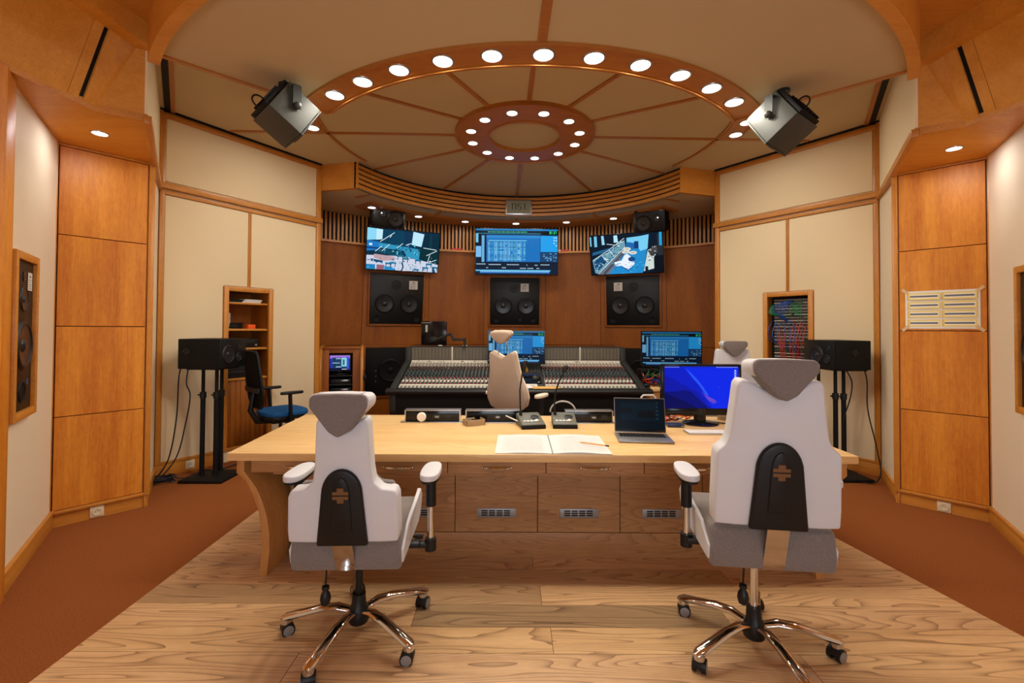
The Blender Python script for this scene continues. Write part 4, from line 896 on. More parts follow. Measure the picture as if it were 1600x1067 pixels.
# ---- hanging surround loudspeakers on the ceiling edge
for s, c, an, dm, lab in ((-1, (-1.58, 3.152, 2.98), (135.6, 32.7, 5.0), (.285, .24, .255), 'grey box loudspeaker hung from the ceiling on the left, with a cable loop'), (1, (1.90, 3.202, 2.966), (-143.5, 34.8, -11.0), (.255, .24, .292), 'grey box loudspeaker hung from the ceiling on the right')):
    t = thing('surround_loudspeaker', TR(*c), lab, 'loudspeaker', 'surround loudspeakers on the ceiling')
    R = Matrix.Rotation(math.radians(an[0]), 4, 'Z') @ Matrix.Rotation(math.radians(an[1]), 4, 'X') @ Matrix.Rotation(math.radians(an[2]), 4, 'Y')
    a, b, d = [q/2 for q in dm]
    g = G(); g.box(-a, a, -b, b, -d, d, .004); cb = obj('cabinet', g, SPKGREY, t, R)
    g = G(); g.box(-a*.995, a*.995, -b-.014, -b-.002, -d*.995, d*.995, .004); fr = obj('front_baffle', g, SPKGREY, cb)
    driver('woofer', fr, 0, -.03, .085, -b-.014); driver('tweeter', fr, 0, .09, .028, -b-.014)
    g = G(); g.box(-a*.86, a*.86, b, b+.030, -d*.95, d*.95, .004)
    for k in range(5): g.box(-a*.8+.04*k, -a*.8+.04*k+.012, b+.03, b+.045, -d*.8, d*.3)
    obj('amplifier_plate', g, BLACKM, cb)
    vx = R @ Vector((s*a, 0, 0)); pv = vx*1.0
    n = vx.normalized()
    top = ZL - c[2]
    g = G(); sx = (R @ Vector((0, 1, 0))); hx = Vector((n.y, -n.x, 0)).normalized(); nn = Vector((n.x, n.y, 0)).normalized()
    p0 = pv + n*.022; base = Vector((p0.x, p0.y, 0))
    zt = .155
    def bar(P, Q, wv, tv):
        g.solid([P-wv-tv, P+wv-tv, P+wv+tv, P-wv+tv], [Q-wv-tv, Q+wv-tv, Q+wv+tv, Q-wv+tv])
    A = p0 + Vector((0, 0, -.015)); B = Vector((p0.x, p0.y, zt)); Cc = Vector((-.25*p0.x, -.25*p0.y, zt+.02))
    bar(A, B, hx*.028, nn*.004); bar(B, Cc, hx*.022, Vector((0, 0, .005)))
    g.cyl(Cc*.8, Vector((Cc.x*.8, Cc.y*.8, top)), .016, n=10); g.cyl((Cc.x*.8, Cc.y*.8, top-.02), (Cc.x*.8, Cc.y*.8, top), .045, n=16)
    obj('bracket', g, DKGREY, t)
    g = G(); g.ball(p0 + n*.012, .024); g.cyl(pv, p0, .016, n=12); obj('pivot_knob', g, SPKGREY, t)
    bk = R @ Vector((s*a*.5, b+.03, d*.1)); o2 = (R @ Vector((0, 1, 0)))
    za, zb_ = (-.25, -.85) if s < 0 else (.25, -.35)
    q0 = R @ Vector((0, b+.03, d*za)); q1 = R @ Vector((0, b+.03, d*zb_))
    g = G(); g.tube([(q0+q1)/2 + (q0-q1)/2*math.cos(PI*k/12)*(1+.25*math.sin(PI*k/12)) + o2*.062*math.sin(PI*k/12) for k in range(13)], .0055, 8); g.tube([q0, Vector((Cc.x, Cc.y, zt)), Vector((Cc.x*.7, Cc.y*.7, top))], .005, 6); obj('cable', g, BLACK, t)
# ---- flush loudspeakers of the side walls
for s, FRM, lab in ((-1, LEFT, 'brown black flush loudspeaker in a maple frame in the left cream wall'), (1, RIGHT, 'brown black flush loudspeaker in a maple frame in the right cream wall')):
    M, L, T = FRM['spk']
    a, b = T(.605, 1.05); xm = (a+b)/2
    t = thing('flush_loudspeaker', M @ Matrix.Translation((xm, 0, 1.443)) @ Matrix.Rotation(PI, 4, 'Z'), lab, 'loudspeaker', 'flush loudspeakers in the side walls')
    w_ = .445; h_ = .98
    g = G()
    for q in ((-w_/2, -w_/2+.045, -h_/2, h_/2), (w_/2-.045, w_/2, -h_/2, h_/2), (-w_/2+.045, w_/2-.045, h_/2-.045, h_/2), (-w_/2+.045, w_/2-.045, -h_/2, -h_/2+.045)): g.box(q[0], q[1], -.042, -.001, q[2], q[3], .003)
    obj('frame', g, MAPLE_H, t)
    g = G(); g.box(-w_/2+.046, w_/2-.046, -.022, -.001, -h_/2+.046, h_/2-.046, .003); bf = obj('baffle', g, BROWNK, t)
    driver('woofer', t, 0, -.06, .145, -.022); driver('midrange', t, 0, .215, .075, -.022)
    g = G(); g.lathe([(0, 0), (.03, 0), (.03, .004), (.02, .004), (.001, .01)], 18, M=Matrix.Translation((0, -.022, .355)) @ YM()); obj('tweeter', g, CONE, t)
    g = G(); g.lathe([(.0, .001), (.05, .001), (.06, .008), (.066, .0)], 22, M=Matrix.Translation((-.01, -.022, -.335)) @ YM()); obj('port', g, BLACKM, t)
    notice(t, .105, .33, .085, .11, -.0245)
    g = G(); g.box(.09, .11, -.0235, -.022, -.30, -.26); obj('badge', g, BLUEC, t)

# ---- clock on the slatted soffit
p = wd(-.01, 2.285, 3.46)
t = thing('wall_clock', TR(.10, 7.355, 3.467, YAW), 'silver framed digital clock on the slatted ceiling soffit', 'clock')
g = G(); g.box(-.215, .215, -.02, .03, -.125, .125, .006); obj('case', g, STEEL, t)
sh = [((0, 0, 1, 1), (138, 138, 116))]
for ch, x in (('1', .10), ('7', .24), ('5', .46), ('1', .62)):
    for rct in digit(ch, x, .30, .15, .48, .035): sh.append((rct, (30, 30, 24)))
sh += [((.425, .36, .445, .42), (30, 30, 24)), ((.425, .58, .445, .64), (30, 30, 24)), ((.84, .32, .90, .36), (40, 40, 32))]
art('display', .385, .205, sh, PRINT, t, Matrix.Translation((0, -.0205, 0)))

# ---- mixing console
CON = thing('mixing_console', UV(-.03, .52, 0), 'large charcoal mixing console with rows of knobs and faders', 'mixing console')
SL = math.atan2(.255, .86); LEN = .897
SM = Matrix.Translation((0, 0, .762)) @ Matrix.Rotation(SL, 4, 'X')
g = G(); g.prism([(-.12, .715), (-.125, .74), (-.10, .768), (.0, .775), (.0, .70), (-.11, .70)], -1.60, 1.63, 'yz', .012, seg=3); obj('armrest', g, BLACK, CON)
g = G(); g.prism([(-.05, .0), (-.05, .70), (.0, .755), (.86, 1.005), (.93, 1.0), (.93, .0)], -1.49, 1.49, 'yz'); obj('body', g, BLACKM, CON, smooth=False)
for s in (-1, 1):
    g = G(); g.prism([(-.07, .50), (-.07, .765), (.0, .80), (.84, 1.05), (.86, 1.235), (.97, 1.235), (.97, .0), (.2, 0)], s*1.485, s*1.56, 'yz', .006); obj('end_cheek', g, DKGREY, CON)
def strip_mesh(red):
    g = G(); P = .0475
    g.box(.0006, P-.0006, .0, LEN, -.01, 0)
    g.box(.001, P-.001, .004, .078, 0, .003, mi=1)
    for y in (.018, .048): g.box(.008, .022, y, y+.018, .003, .010, .001, mi=2, seg=1); g.box(.028, .040, y, y+.018, .003, .010, .001, mi=[3, 7][y > .03], seg=1)
    g.box(.0, P, .088, .122, 0, .004, mi=2)
    g.box(.0215, .0255, .135, .33, 0, .001, mi=3)
    g.box(.010, .036, .185, .235, .0, .014, .003, mi=2, seg=1); g.box(.004, .010, .15, .32, 0, .0015, mi=1)
    g.box(.034, .044, .24, .31, 0, .004, mi=1); g.box(.010, .022, .136, .152, 0, .006, mi=4); g.box(.028, .040, .318, .336, 0, .008, mi=4)
    for i, y in enumerate((.365, .405, .445, .485, .525, .565)):
        m = (5, 3, 5, 5, 3, 5)[i]
        g.cyl((.014, y, 0), (.014, y, .016), .0105, .008, 8, mi=m); g.cyl((.034, y+.012, 0), (.034, y+.012, .016), .0095, .007, 8, mi=(3, 5, 3, 5, 5, 3)[i])
        g.box(.0222, .0252, y-.014, y+.022, 0, .001, mi=2); g.box(.004, .0075, y-.010, y+.002, 0, .001, mi=2); g.box(.012, .016, y-.004, y+.004, .016, .0175, mi=2)
    for i, y in enumerate((.610, .648, .686)):
        g.cyl((.014, y, 0), (.014, y, .016), .010, .008, 8, mi=3); g.cyl((.034, y, 0), (.034, y, .016), .010, .008, 8, mi=(6, 3, 6)[i]); g.box(.0222, .0252, y-.016, y+.018, 0, .001, mi=2); g.box(.012, .016, y-.005, y+.005, .016, .0175, mi=2); g.box(.032, .036, y-.005, y+.005, .016, .0175, mi=2)
    if red: g.box(.008, .022, .715, .738, 0, .012, mi=4)
    g.box(.006, .019, .742, .885, 0, .008, mi=2); g.box(.029, .042, .742, .885, 0, .004, mi=1); g.box(.008, .017, .80, .81, .008, .010, mi=3)
    return mesh_of('channel_strip', g, [PANELK, GREYK, CREAMK, BLACK, RED, TEAL, plain('brown knob', rgb(120, 64, 50), .5), plain('green button', rgb(120, 170, 150), .5)])
SA, SB = strip_mesh(False), strip_mesh(True)
def meter_mesh():
    g = G(); P = .0475
    g.box(.001, P-.001, -.012, .0, .0, .18)
    for k in range(4): g.box(.006+.0102*k, .006+.0102*k+.0035, -.014, -.012, .012, .168, mi=1)
    return mesh_of('meter', g, [plain('meter panel', rgb(78, 72, 61), .5), METERK], smooth=False)
MA = meter_mesh()
MB_ = Matrix.Translation((0, .862, 1.055))
g = G(); g.prism([(.862, 1.02), (.862, 1.242), (.885, 1.247), (.97, 1.247), (.97, .9), (.90, .9)], -1.485, 1.485, 'yz'); obj('meter_bridge', g, DKGREY, CON, smooth=False)
for side, x0 in ((0, -1.475), (1, .335)):
    for i in range(24):
        link('channel_strip', SB if side else SA, CON, SM @ Matrix.Translation((x0+.0475*i, 0, .004)))
        link('meter', MA, CON, MB_ @ Matrix.Translation((x0+.0475*i, 0, 0)))
    sh = [((0, 0, 1, 1), (214, 206, 192))]
    for k in range(34):
        x = rs.random()*.95
        sh.append(((x, .25+rs.random()*.3, x+.004+rs.random()*.022, .35+rs.random()*.4), rs.choice([(60, 56, 50), (120, 112, 100), (90, 84, 76)])))
    art('scribble_tape', 1.14, .036, sh, PRINT, CON, Matrix.Translation((x0+.57, .8485, 1.033)) @ Matrix.Rotation(math.radians(-12), 4, 'X'))
    g = G(); g.box(x0+.562, x0+.578, .845, .852, 1.05, 1.24, .001); obj('divider', g, CREAMK, CON)
    g = G(); g.box(x0+(1.14 if not side else 0)-.014, x0+(1.14 if not side else 0)+.014, .83, .865, 1.03, 1.24, .002); obj('divider', g, GREYK, CON)
# centre section
g = G(); g.box(-.33, .33, .0, .88, -.008, .004, .002); cs = obj('centre_panel', g, PANELK, CON, SM)
g = G(); g.box(-.31, .31, .10, .115, .004, .012, mi=0); g.box(-.28, .02, .15, .36, .004, .02, .004, mi=1); g.box(.06, .30, .14, .38, .004, .016, .004, mi=1); g.box(.05, .30, .40, .45, .004, .010, mi=2)  # navy strip paints in the blue LED reflection above the tray
obj('control_tray', g, [STEEL, BLACKG, NAVY], CON, SM)
g = G(); g.ball((.22, .26, .03), .04); obj('trackball', g, SPKGREY, CON, SM)
g = G()
for x, y in ((.13, .57), (.13, .66)): g.cyl((x, y, .004), (x, y, .03), .022, .018, 16)
obj('gold_knob', g, GOLD, CON, SM)
g = G()
for i in range(5):
    for j in range(4): g.box(.18+.028*i, .198+.028*i, .52+.05*j, .55+.05*j, .004, .012, .002, seg=1)
g.box(-.20, .04, .52, .72, .004, .018, .004); obj('button_field', g, SPKGREY, CON, SM)
# ---- displays near the console
DAWS = daw(.92)
def monitor(name, M, w_, h_, shapes, mat, label, zbase, cat='monitor', stand=True, group=None, chin=None):
    t = screen_tv(name, M, w_, h_, shapes, mat, label, cat, group, .014, .035, chin)
    if stand:
        g = G(); g.box(-.03, .03, .036, .055, zbase+.01, .05, .004); obj('stand_neck', g, BLACK, t)
        g = G(); g.prism(smooth_poly([(-.13, -.06), (.13, -.06), (.13, .12), (-.13, .12)], 2), zbase, zbase+.012, 'xy', .003); obj('stand_base', g, BLACK, t)
    return t
SCR9 = artmat('lit screen medium', .9)
monitor('computer_monitor', TR(.062, 6.15, 1.252), .745, .418, DAWS, SCR9, 'monitor with blue recording program on the console behind the taupe chair', -.30, group='monitors with recording program', chin=.02)
monitor('computer_monitor', TR(2.05, 5.85, 1.252, math.radians(-4)), .738, .425, daw(.80), SCR9, 'monitor with blue recording program on the side desk right of the console', -.49, group='monitors with recording program', chin=.02)
# ---- monitor on a jointed arm, left end of the console
t = thing('arm_monitor', TR(-1.115, 6.52, 1.425, math.radians(-6)), 'black monitor seen edge on a jointed arm over the left of the console', 'monitor')
g = G(); g.box(-.185, .185, -.02, .02, -.17, .175, .008); obj('housing', g, BLACKG, t)
g = G(); g.box(-.12, -.09, -.023, -.019, .02, .12); g.box(-.18, -.06, -.023, -.019, .15, .156); obj('label_plate', g, GREYK, t)
g = G(); g.box(-.05, .05, -.05, -.02, -.13, -.05, .006); g.tube([(0, -.06, -.11), (.26, -.06, .0)], .018, 10); obj('arm', g, DKGREY, t)
g = G(); g.tube([(.26, -.06, -.005), (.29, -.06, -.06), (.30, -.06, -.075)], .02, 10); g.box(.28, .47, -.08, -.05, -.10, -.065, .006); g.cyl((.46, -.065, -.19), (.46, -.065, -.06), .018, n=12); obj('arm_base', g, DKGREY, t)
for x, lab in ((-.78+.11-.30, 'small white tape tag on the console top under the arm monitor'), (-.62, 'small white tape tag on the console top right of the jointed arm')):
    g = G(); g.box(-.03, .03, -.015, .015, 0, .012, .003); o = obj('tape_tag', g, WHITEP, M=TR(x-.05, 6.50, 1.2475 + .001, .2)); tag(o, lab, 'tape', 'tape tags on the console')
# ---- papers on the console ledge
art_o = art('note_sheet', .17, .13, [((0, 0, 1, 1), (236, 230, 222)), (stroke(.5, .6, .9, .8, .03), (60, 60, 60)), (stroke(.55, .5, .8, .5, .02), (90, 90, 90))], PRINT, None, TR(.235, 5.64, .792, .06, math.radians(-90+16)))
tag(art_o, 'white note sheet with pen strokes lying on the console beside the envelope', 'paper')
g = G(); g.prism([(-.16, -.05), (.13, -.05), (.19, 0), (.13, .05), (-.16, .05)], 0, .006, 'xy', .001); o = obj('envelope', g, MANILA, M=TR(.42, 5.56, .781, .03, math.radians(8))); tag(o, 'manila envelope lying on the console armrest behind the taupe chair', 'envelope')
# ---- white loop hook on the console front
g = G(); g.tube([(-.085, 0, -.10), (-.085, 0, .02), (-.06, 0, .045), (.06, 0, .045), (.085, 0, .02), (.085, 0, -.10)], .012, 10); g.box(-.10, .10, -.004, .024, -.13, -.09, .004); o = obj('loop_handle', g, WHITEP, M=UV(1.52, .355, .665)); tag(o, 'white tubular loop handle at the right end of the console front', 'handle')
# ================================================================== STANDS, SHELVES, SMALL THINGS
# ---- side loudspeakers on three-pole stands (world axes; fronts face each other across the console)
for s, x0, x1, y0, y1, zb, zt, pl, poles, rot, side in (
        (-1, -3.19, -2.80, 4.35, 4.78, 1.098, 1.385, (-3.19, -2.775, 4.375, 4.745), ((-3.09, 4.57), (-2.955, 4.57), (-3.0, 4.72)), 0, 'left'),
        (1, 3.21, 3.565, 4.52, 4.99, 1.106, 1.397, (3.19, 3.58, 4.50, 4.90), ((3.23, 4.80), (3.35, 4.72), (3.42, 4.70)), 0, 'right')):
    cx, cy = (x0+x1)/2, (y0+y1)/2
    t = thing('stand_loudspeaker', TR(cx, cy, zb), 'black three way loudspeaker lying on a three pole stand by the %s wall' % side, 'loudspeaker', 'loudspeakers on floor stands')
    hx, hy, h_ = (x1-x0)/2, (y1-y0)/2, zt-zb
    g = G(); g.box(-hx, hx, -hy, hy, 0, h_, .006); obj('cabinet', g, BLACKM, t)
    fm = Matrix.Translation((-s*hx, 0, h_/2)) @ Matrix.Rotation(-s*PI/2, 4, 'Z')    # local -y points out of the front
    g = G(); g.box(-hy*.98, hy*.98, -.012, 0, -h_*.49, h_*.49, .004); bf = obj('front_baffle', g, BLACK, t, fm)
    q = -s
    driver('woofer', bf, -q*.085 if s < 0 else -.02, -.01, .092, -.012); driver('midrange', bf, q*-.09*(-1) if s < 0 else .13, -.045, .045, -.012); driver('tweeter', bf, .10 if s < 0 else .15, .065, .026, -.012)
    g = G(); g.lathe([(.0, .001), (.03, .001), (.038, .007), (.042, 0)], 20, M=Matrix.Translation((-.11 if s < 0 else .02, -hy, h_*.60)) @ YM()); obj('port', g, BLACKG, t)
    g = G(); g.tube([(s*hx, -.10, .05), (s*(hx+.03), -.10, .06), (s*(hx+.03), -.10, .22), (s*hx, -.10, .23)], .008, 8); obj('carry_handle', g, BLACK, t)
    px0, px1, py0, py1 = pl
    t = thing('speaker_stand', TR((px0+px1)/2, (py0+py1)/2, 0), 'black three pole loudspeaker stand with square base plate by the %s wall' % side, 'stand', 'loudspeaker stands')
    ox, oy = (px0+px1)/2, (py0+py1)/2
    g = G(); g.box(px0-ox, px1-ox, py0-oy, py1-oy, 0, .028, .004); obj('base_plate', g, BLACKM, t)
    g = G(); g.box(-.16, .16, -.16, .16, zb-.012, zb-.0005); obj('top_plate', g, BLACKM, t)
    for x, y in poles:
        g = G(); g.cyl((x-ox, y-oy, .028), (x-ox, y-oy, .82), .022, n=14); g.cyl((x-ox, y-oy, .82), (x-ox, y-oy, zb-.012), .016, n=14); p_ = obj('pole', g, BLACKM, t)
        g = G(); g.cyl((x-ox, y-oy, .79), (x-ox, y-oy, .85), .029, n=14); g.cyl((x-ox-.05, y-oy, .82), (x-ox, y-oy, .82), .008, n=8); obj('collar', g, BLACK, p_)
def cable(pts, r, mat, label, group=None, name='cable', n=6, sub=6):
    P = [Vector(p) for p in pts]; out = []
    for i in range(len(P)-1):
        a, b, c, d = P[max(i-1, 0)], P[i], P[i+1], P[min(i+2, len(P)-1)]
        for k in range(sub):
            t_ = k/sub
            out.append(.5*((2*b) + (c-a)*t_ + (2*a-5*b+4*c-d)*t_*t_ + (-a+3*b-3*c+d)*t_**3))
    out.append(P[-1])
    g = G(); g.tube(out, r, n); o = obj(name, g, mat); tag(o, label, 'cable', group); return o
cable([(-3.195, 4.44, 1.16), (-3.24, 4.44, 1.02), (-3.28, 4.47, .6), (-3.36, 4.48, .2), (-3.44, 4.40, .01), (-3.40, 4.36, .008)], .006, BLACK, 'black cable hanging straight from the left stand loudspeaker, nearer the wood bay', 'loudspeaker cables')
cable([(-3.195, 4.52, 1.16), (-3.21, 4.50, .95), (-3.17, 4.50, .82), (-3.21, 4.50, .55), (-3.27, 4.46, .22), (-3.38, 4.34, .01), (-3.36, 4.30, .008)], .006, BLACK, 'black wavy cable hanging from the left stand loudspeaker, nearer the poles', 'loudspeaker cables')
cl = []
for k in range(60):
    a = k*2*PI/14; r = .085+.018*math.sin(k*.9); cl.append((-3.37+r*1.25*math.cos(a)+.02*math.sin(k*.37), 4.39+r*.85*math.sin(a), .010+.0009*k))
cl += [(-3.2, 4.50, .012), (-3.02, 4.86, .012), (-2.95, 5.1, .012)]
cable(cl, .006, plain('blue black cable', (.012, .018, .035), .45), 'blue black coil of cable lying on the carpet by the left stand', None, 'cable_coil', 6, 3)
cable([(3.565, 4.62, 1.14), (3.60, 4.62, .98), (3.59, 4.60, .7), (3.64, 4.56, .35), (3.62, 4.48, .10), (3.52, 4.46, .012), (3.40, 4.5, .035)], .006, BLACK, 'black cable hanging from the right stand loudspeaker near the wall stile', 'loudspeaker cables')
cable([(3.40, 4.66, 1.12), (3.46, 4.64, .98), (3.44, 4.64, .8), (3.38, 4.66, .55), (3.39, 4.66, .3), (3.36, 4.66, .03)], .006, BLACK, 'black cable running down beside the poles of the right stand', 'loudspeaker cables')
# ---- wall sockets
def socket(M, lab):
    t = thing('power_socket', M, lab, 'power socket', 'wall power sockets')
    g = G(); g.box(-.042, .042, -.008, 0, -.042, .042, .003); obj('plate', g, IVORY, t)
    g = G(); g.lathe([(.0, .002), (.021, .002), (.024, .006), (.03, .004), (.03, 0)], 24, M=Matrix.Translation((0, -.008, 0)) @ YM()); obj('insert', g, IVORY, t)
    g = G()
    for x in (-.0095, .0095): g.cyl((x, -.0115, 0), (x, -.009, 0), .003, n=8)
    g.cyl((0, -.014, .014), (0, -.009, .014), .0025, n=8); obj('pin_hole', g, BLACK, t)
FLIP = Matrix.Rotation(PI, 4, 'Z')
M, L, T = LEFT['bay']; socket(M @ Matrix.Translation((T(.262, .262)[0], -.0115, .052)) @ FLIP, 'ivory power socket in the plinth under the bare left wood bay')
M, L, T = RIGHT['bay']; socket(M @ Matrix.Translation((T(.272, .272)[0], -.0115, .048)) @ FLIP, 'ivory power socket in the plinth under the bay with the taped paper')
M, L, T = LEFT['long']; socket(M @ Matrix.Translation((T(.31, .31)[0], .0185, .072)) @ FLIP, 'ivory power socket in the baseboard behind the left loudspeaker stand')
M, L, T = RIGHT['long']; socket(M @ Matrix.Translation((T(.335, .335)[0], .0185, .060)) @ FLIP, 'ivory power socket in the baseboard behind the right loudspeaker stand')
# ---- taped paper chart on the right bay
M, L, T = RIGHT['bay']
w_, h_ = .455, .32
sh = [((0, 0, 1, 1), (236, 232, 226))]
for r in range(4):
    y0 = .055 + .235*r
    for c_ in range(2):
        x0 = .04+.475*c_
        sh += [((x0, y0, x0+.445, y0+.185), (240, 216, 120)), ((x0+.03, y0+.035, x0+.425, y0+.15), (244, 238, 214)), ((x0+.03, y0+.07, x0+.415, y0+.115), (120, 122, 136)), ((x0-.004, y0-.0, x0+.012, y0+.185), (228, 190, 70))]
        for k in range(26): sh.append(((x0+.035+.0145*k, y0+.075, x0+.040+.0145*k, y0+.11), (78, 82, 104)))
t = thing('paper_chart', M @ Matrix.Translation((T(.274, .274)[0], .0035, 1.678)) @ FLIP, 'white paper chart with four yellow strips taped to the right wood bay', 'paper')
g = G(); g.box(-w_/2, w_/2, -.0015, .002, -h_/2, h_/2); obj('sheet', g, PAPER, t)
art('print', w_, h_, sh, PRINT, t, Matrix.Translation((0, -.002, 0)), .00005)
for x in (-1, 1):
    for z in (-1, 1):
        g = G(); g.box(-.032, .032, -.004, -.003, -.012, .012); obj('tape_piece', g, plain('masking tape', rgb(216, 186, 140), .6), t, Matrix.Translation((x*w_/2*.99, 0, z*h_/2*.98)) @ Matrix.Rotation(math.radians(-45*x*z), 4, 'Y'))
# ---- red strips on the ledge
for az, lab in ((-11.9, 'red strip lying on the ledge left of the middle wall screen'), (9.9, 'red strip with white end on the ledge right of the middle wall screen')):
    p = BW(az, 2.873, 4.972); t = thing('red_strip', ROOM @ Matrix.Translation(p) @ Matrix.Rotation(-math.radians(az), 4, 'Z'), lab, 'strip', 'red strips on the ledge')
    g = G(); g.box(-.095, .095, -.02, .02, 0, .028, .004); obj('strip', g, RED, t)
    g = G(); g.box(-.10, -.05, -.021, .021, -.0005, .0285, .003); obj('end_label', g, WHITEP if az > 0 else RED, t)
# ---- shelf recess in the left wall and patch bay recess in the right wall
def recess(M, T, name, label, cat, lower_z):
    a, b = T(.615, 1.172); xm = (a+b)/2; hw = (b-a)/2
    t = thing(name, M @ Matrix.Translation((xm, 0, 0)) @ FLIP, label, cat)
    g = G()
    for q in ((-hw, -hw+.05, .13, 1.955), (hw-.05, hw, .13, 1.955), (-hw+.05, hw-.05, 1.905, 1.955)): g.box(q[0], q[1], -.035, .02, q[2], q[3], .004)
    obj('frame', g, MAPLE_T, t)
    i = hw-.05
    g = G(); g.box(-i-.012, -i, .0, .38, .12, 1.92); g.box(i, i+.012, .0, .38, .12, 1.92); g.box(-i, i, .37, .385, .12, 1.92); g.box(-i, i, 0, .38, 1.905, 1.92); g.box(-i, i, 0, .38, .12, .14)
    obj('lining', g, CHERRY, t, smooth=False)
    return t, i
M, L, T = LEFT['long']
SH, iw = recess(M, T, 'wall_shelf', 'maple shelf recess in the left fabric wall behind the blue chair', 'shelf', 1.0)
for z in (1.785, 1.482, 1.262):
    g = G(); g.box(-iw, iw, .0, .37, z-.022, z, .002); obj('shelf', g, MAPLE_H, SH)
for k in range(8):
    g = G(); x = -iw + 2*iw*k/8; g.box(x+.001, x+2*iw/8-.001, .02, .04, .14, .90, .003); obj('door_board', g, CHERRY, SH)
g = G(); g.box(-iw, iw, .0, .37, .90, .92); obj('shelf', g, MAPLE_H, SH)
SHM = SH.matrix_basis
def on_shelf(name, g, mat, x, y, z, yaw, lab, cat, group=None):
    o = obj(name, g, mat, M=SHM @ TR(x, y, z, yaw)); return tag(o, lab, cat, group)
for k in range(3):
    g = G(); g.prism([(-.10, -.14), (.11, -.14), (.10, .12), (-.10, .12)], 0, .013, 'xy', .002); on_shelf('paper_stack', g, PAPER, .05+.006*k, .17, 1.7855+.0135*k, .06*k, ('bottom', 'middle', 'top')[k] + ' wad of white paper on the top wall shelf', 'paper', 'paper wads on the top shelf')
for k in range(2):
    g = G(); g.box(-.09, .09, -.12, .12, 0, .016, .003); on_shelf('black_folder', g, BLACKM, -.12, .16, 1.7855+.0165*k, .0, ('lower', 'upper')[k]+' black folder on the top wall shelf', 'folder', 'black folders on the top shelf')
g = G(); g.box(-.030, .030, -.02, .02, 0, .18, .004); on_shelf('small_carton', g, GREYK, -.185, .10, 1.4825, .1, 'small pale carton standing at the left of the middle wall shelf', 'box')
g = G(); g.box(-.045, .045, -.03, .03, 0, .050, .006); on_shelf('orange_box', g, ORANGE, .065, .07, 1.4825, .1, 'small orange box on the middle wall shelf', 'box')
cl = []
for k in range(48):
    a = k*2*PI/12; cl.append(SHM @ Vector((-.09+.085*math.cos(a)*(1+.1*math.sin(k)), .12+.07*math.sin(a), 1.4885+.0013*k)))
cable(cl, .007, BLACK, 'black bundled cable on the middle wall shelf', None, 'cable_coil', 6, 2)
for k, (z, lab) in enumerate(((1.263, 'flat black audio unit on the lower wall shelf'), (.9215, 'black audio unit on the lowest wall shelf'))):
    t = thing('audio_unit', SHM @ TR(-.02, .19, z), lab, 'audio unit', 'audio units on the wall shelves')
    g = G(); g.box(-.19, .17, -.15, .15, 0, .10 if k == 0 else .2, .004); obj('case', g, BLACK, t)
    g = G(); g.box(-.17, .12, -.153, -.149, .06, .075); obj('front_strip', g, DKGREY, t)
    g = G(); g.cyl((.13, -.165, .03), (.13, -.15, .03), .012, n=12); obj('knob', g, STEEL, t)
M, L, T = RIGHT['long']
PB, iw = recess(M, T, 'patch_bay', 'patch bay rack with rows of jacks in a maple recess of the right wall', 'patch bay', 1.0)
PBM = PB.matrix_basis
rr = random.Random(9)
zz = 1.875
for k in range(30):
    hgt = .030 if k < 8 else .034
    top = zz; zz -= hgt + .006
    g = G(); g.box(-iw+.03, iw-.006, .075, .09, zz+.006, top, .001, seg=1)
    r_ = obj('jack_row', g, BLACKM if k in (0, 6, 7) else DKGREY, PB)
    g = G(); c_ = CREAMK if k % 2 or k > 8 else GREYK
    g.box(-iw+.035, iw-.01, .073, .0755, top-.011, top-.003)
    lb = obj('label_strip', g, {14: GOLD, 16: GREENC}.get(k, c_), r_)
    g = G()
    for j in range(22): g.cyl((-iw+.05+.0178*j, .070, zz+.013), (-iw+.05+.0178*j, .076, zz+.013), .0042, n=6)
    ob = obj('jacks', g, STEEL, r_); ob['kind'] = 'stuff'
g = G(); g.box(-iw, iw, .09, .37, .14, 1.9); obj('rack_body', g, BLACKM, PB, smooth=False)
def patch(x0, z0, x1, z1, mat, col, sag, out, lab, side=0):
    m = ((x0+x1)/2+side, -.01-out, (z0+z1)/2 - sag)
    pts = [(x0, .07, z0), (x0+side*.3, .03, z0-.004), m, (x1+side*.3, .03, z1-.004), (x1, .07, z1)]
    cable([PBM @ Vector(p) for p in pts], .0042, mat, lab, 'patch cables in the patch bay', 'patch_cable', 5, 5)
for k in range(6):
    patch(-.02+.012*k, 1.845, -.09+.02*k, 1.66-.012*k, BLUEC, 'blue', -.02+.01*k, .02+.004*k, ORD[k]+' blue patch cable from the left looping across the upper patch bay', -.10+.008*k)
for k in range(6):
    patch(.02+.022*k, 1.83, .0+.03*k, 1.70-.01*k, GREENC, 'green', .06, .02+.004*k, ORD[k]+' green patch cable from the left, upper right of the patch bay', .02)
for k in range(4):
    patch(-.19+.01*k, 1.80, -.10+.03*k, 1.68, GREENC, 'green', .04, .03, ORD[k]+' green patch cable from the left at the upper left of the patch bay', -.05)
for k in range(6):
    patch(.05+.024*k, 1.58-.02*(k % 3), .02+.02*k, 1.16-.03*(k % 2), REDC, 'red', 0, .015+.004*k, ORD[k]+' red patch cable from the left hanging at the right of the patch bay', .012*(k % 3))
for k in range(4):
    patch(-.11+.02*k, 1.52-.06*(k % 3), -.09+.018*k, 1.16, REDC, 'red', 0, .02, ORD[k]+' red patch cable from the left hanging left of the patch bay middle', .01)
for k in range(6):
    patch(-.20+.05*k, 1.60-.01*k, -.18+.06*k, 1.36-.03*k, BLUEC, 'blue', .03, .025, ORD[k]+' blue patch cable from the left hanging through the patch bay middle', -.03 if k < 3 else .01)
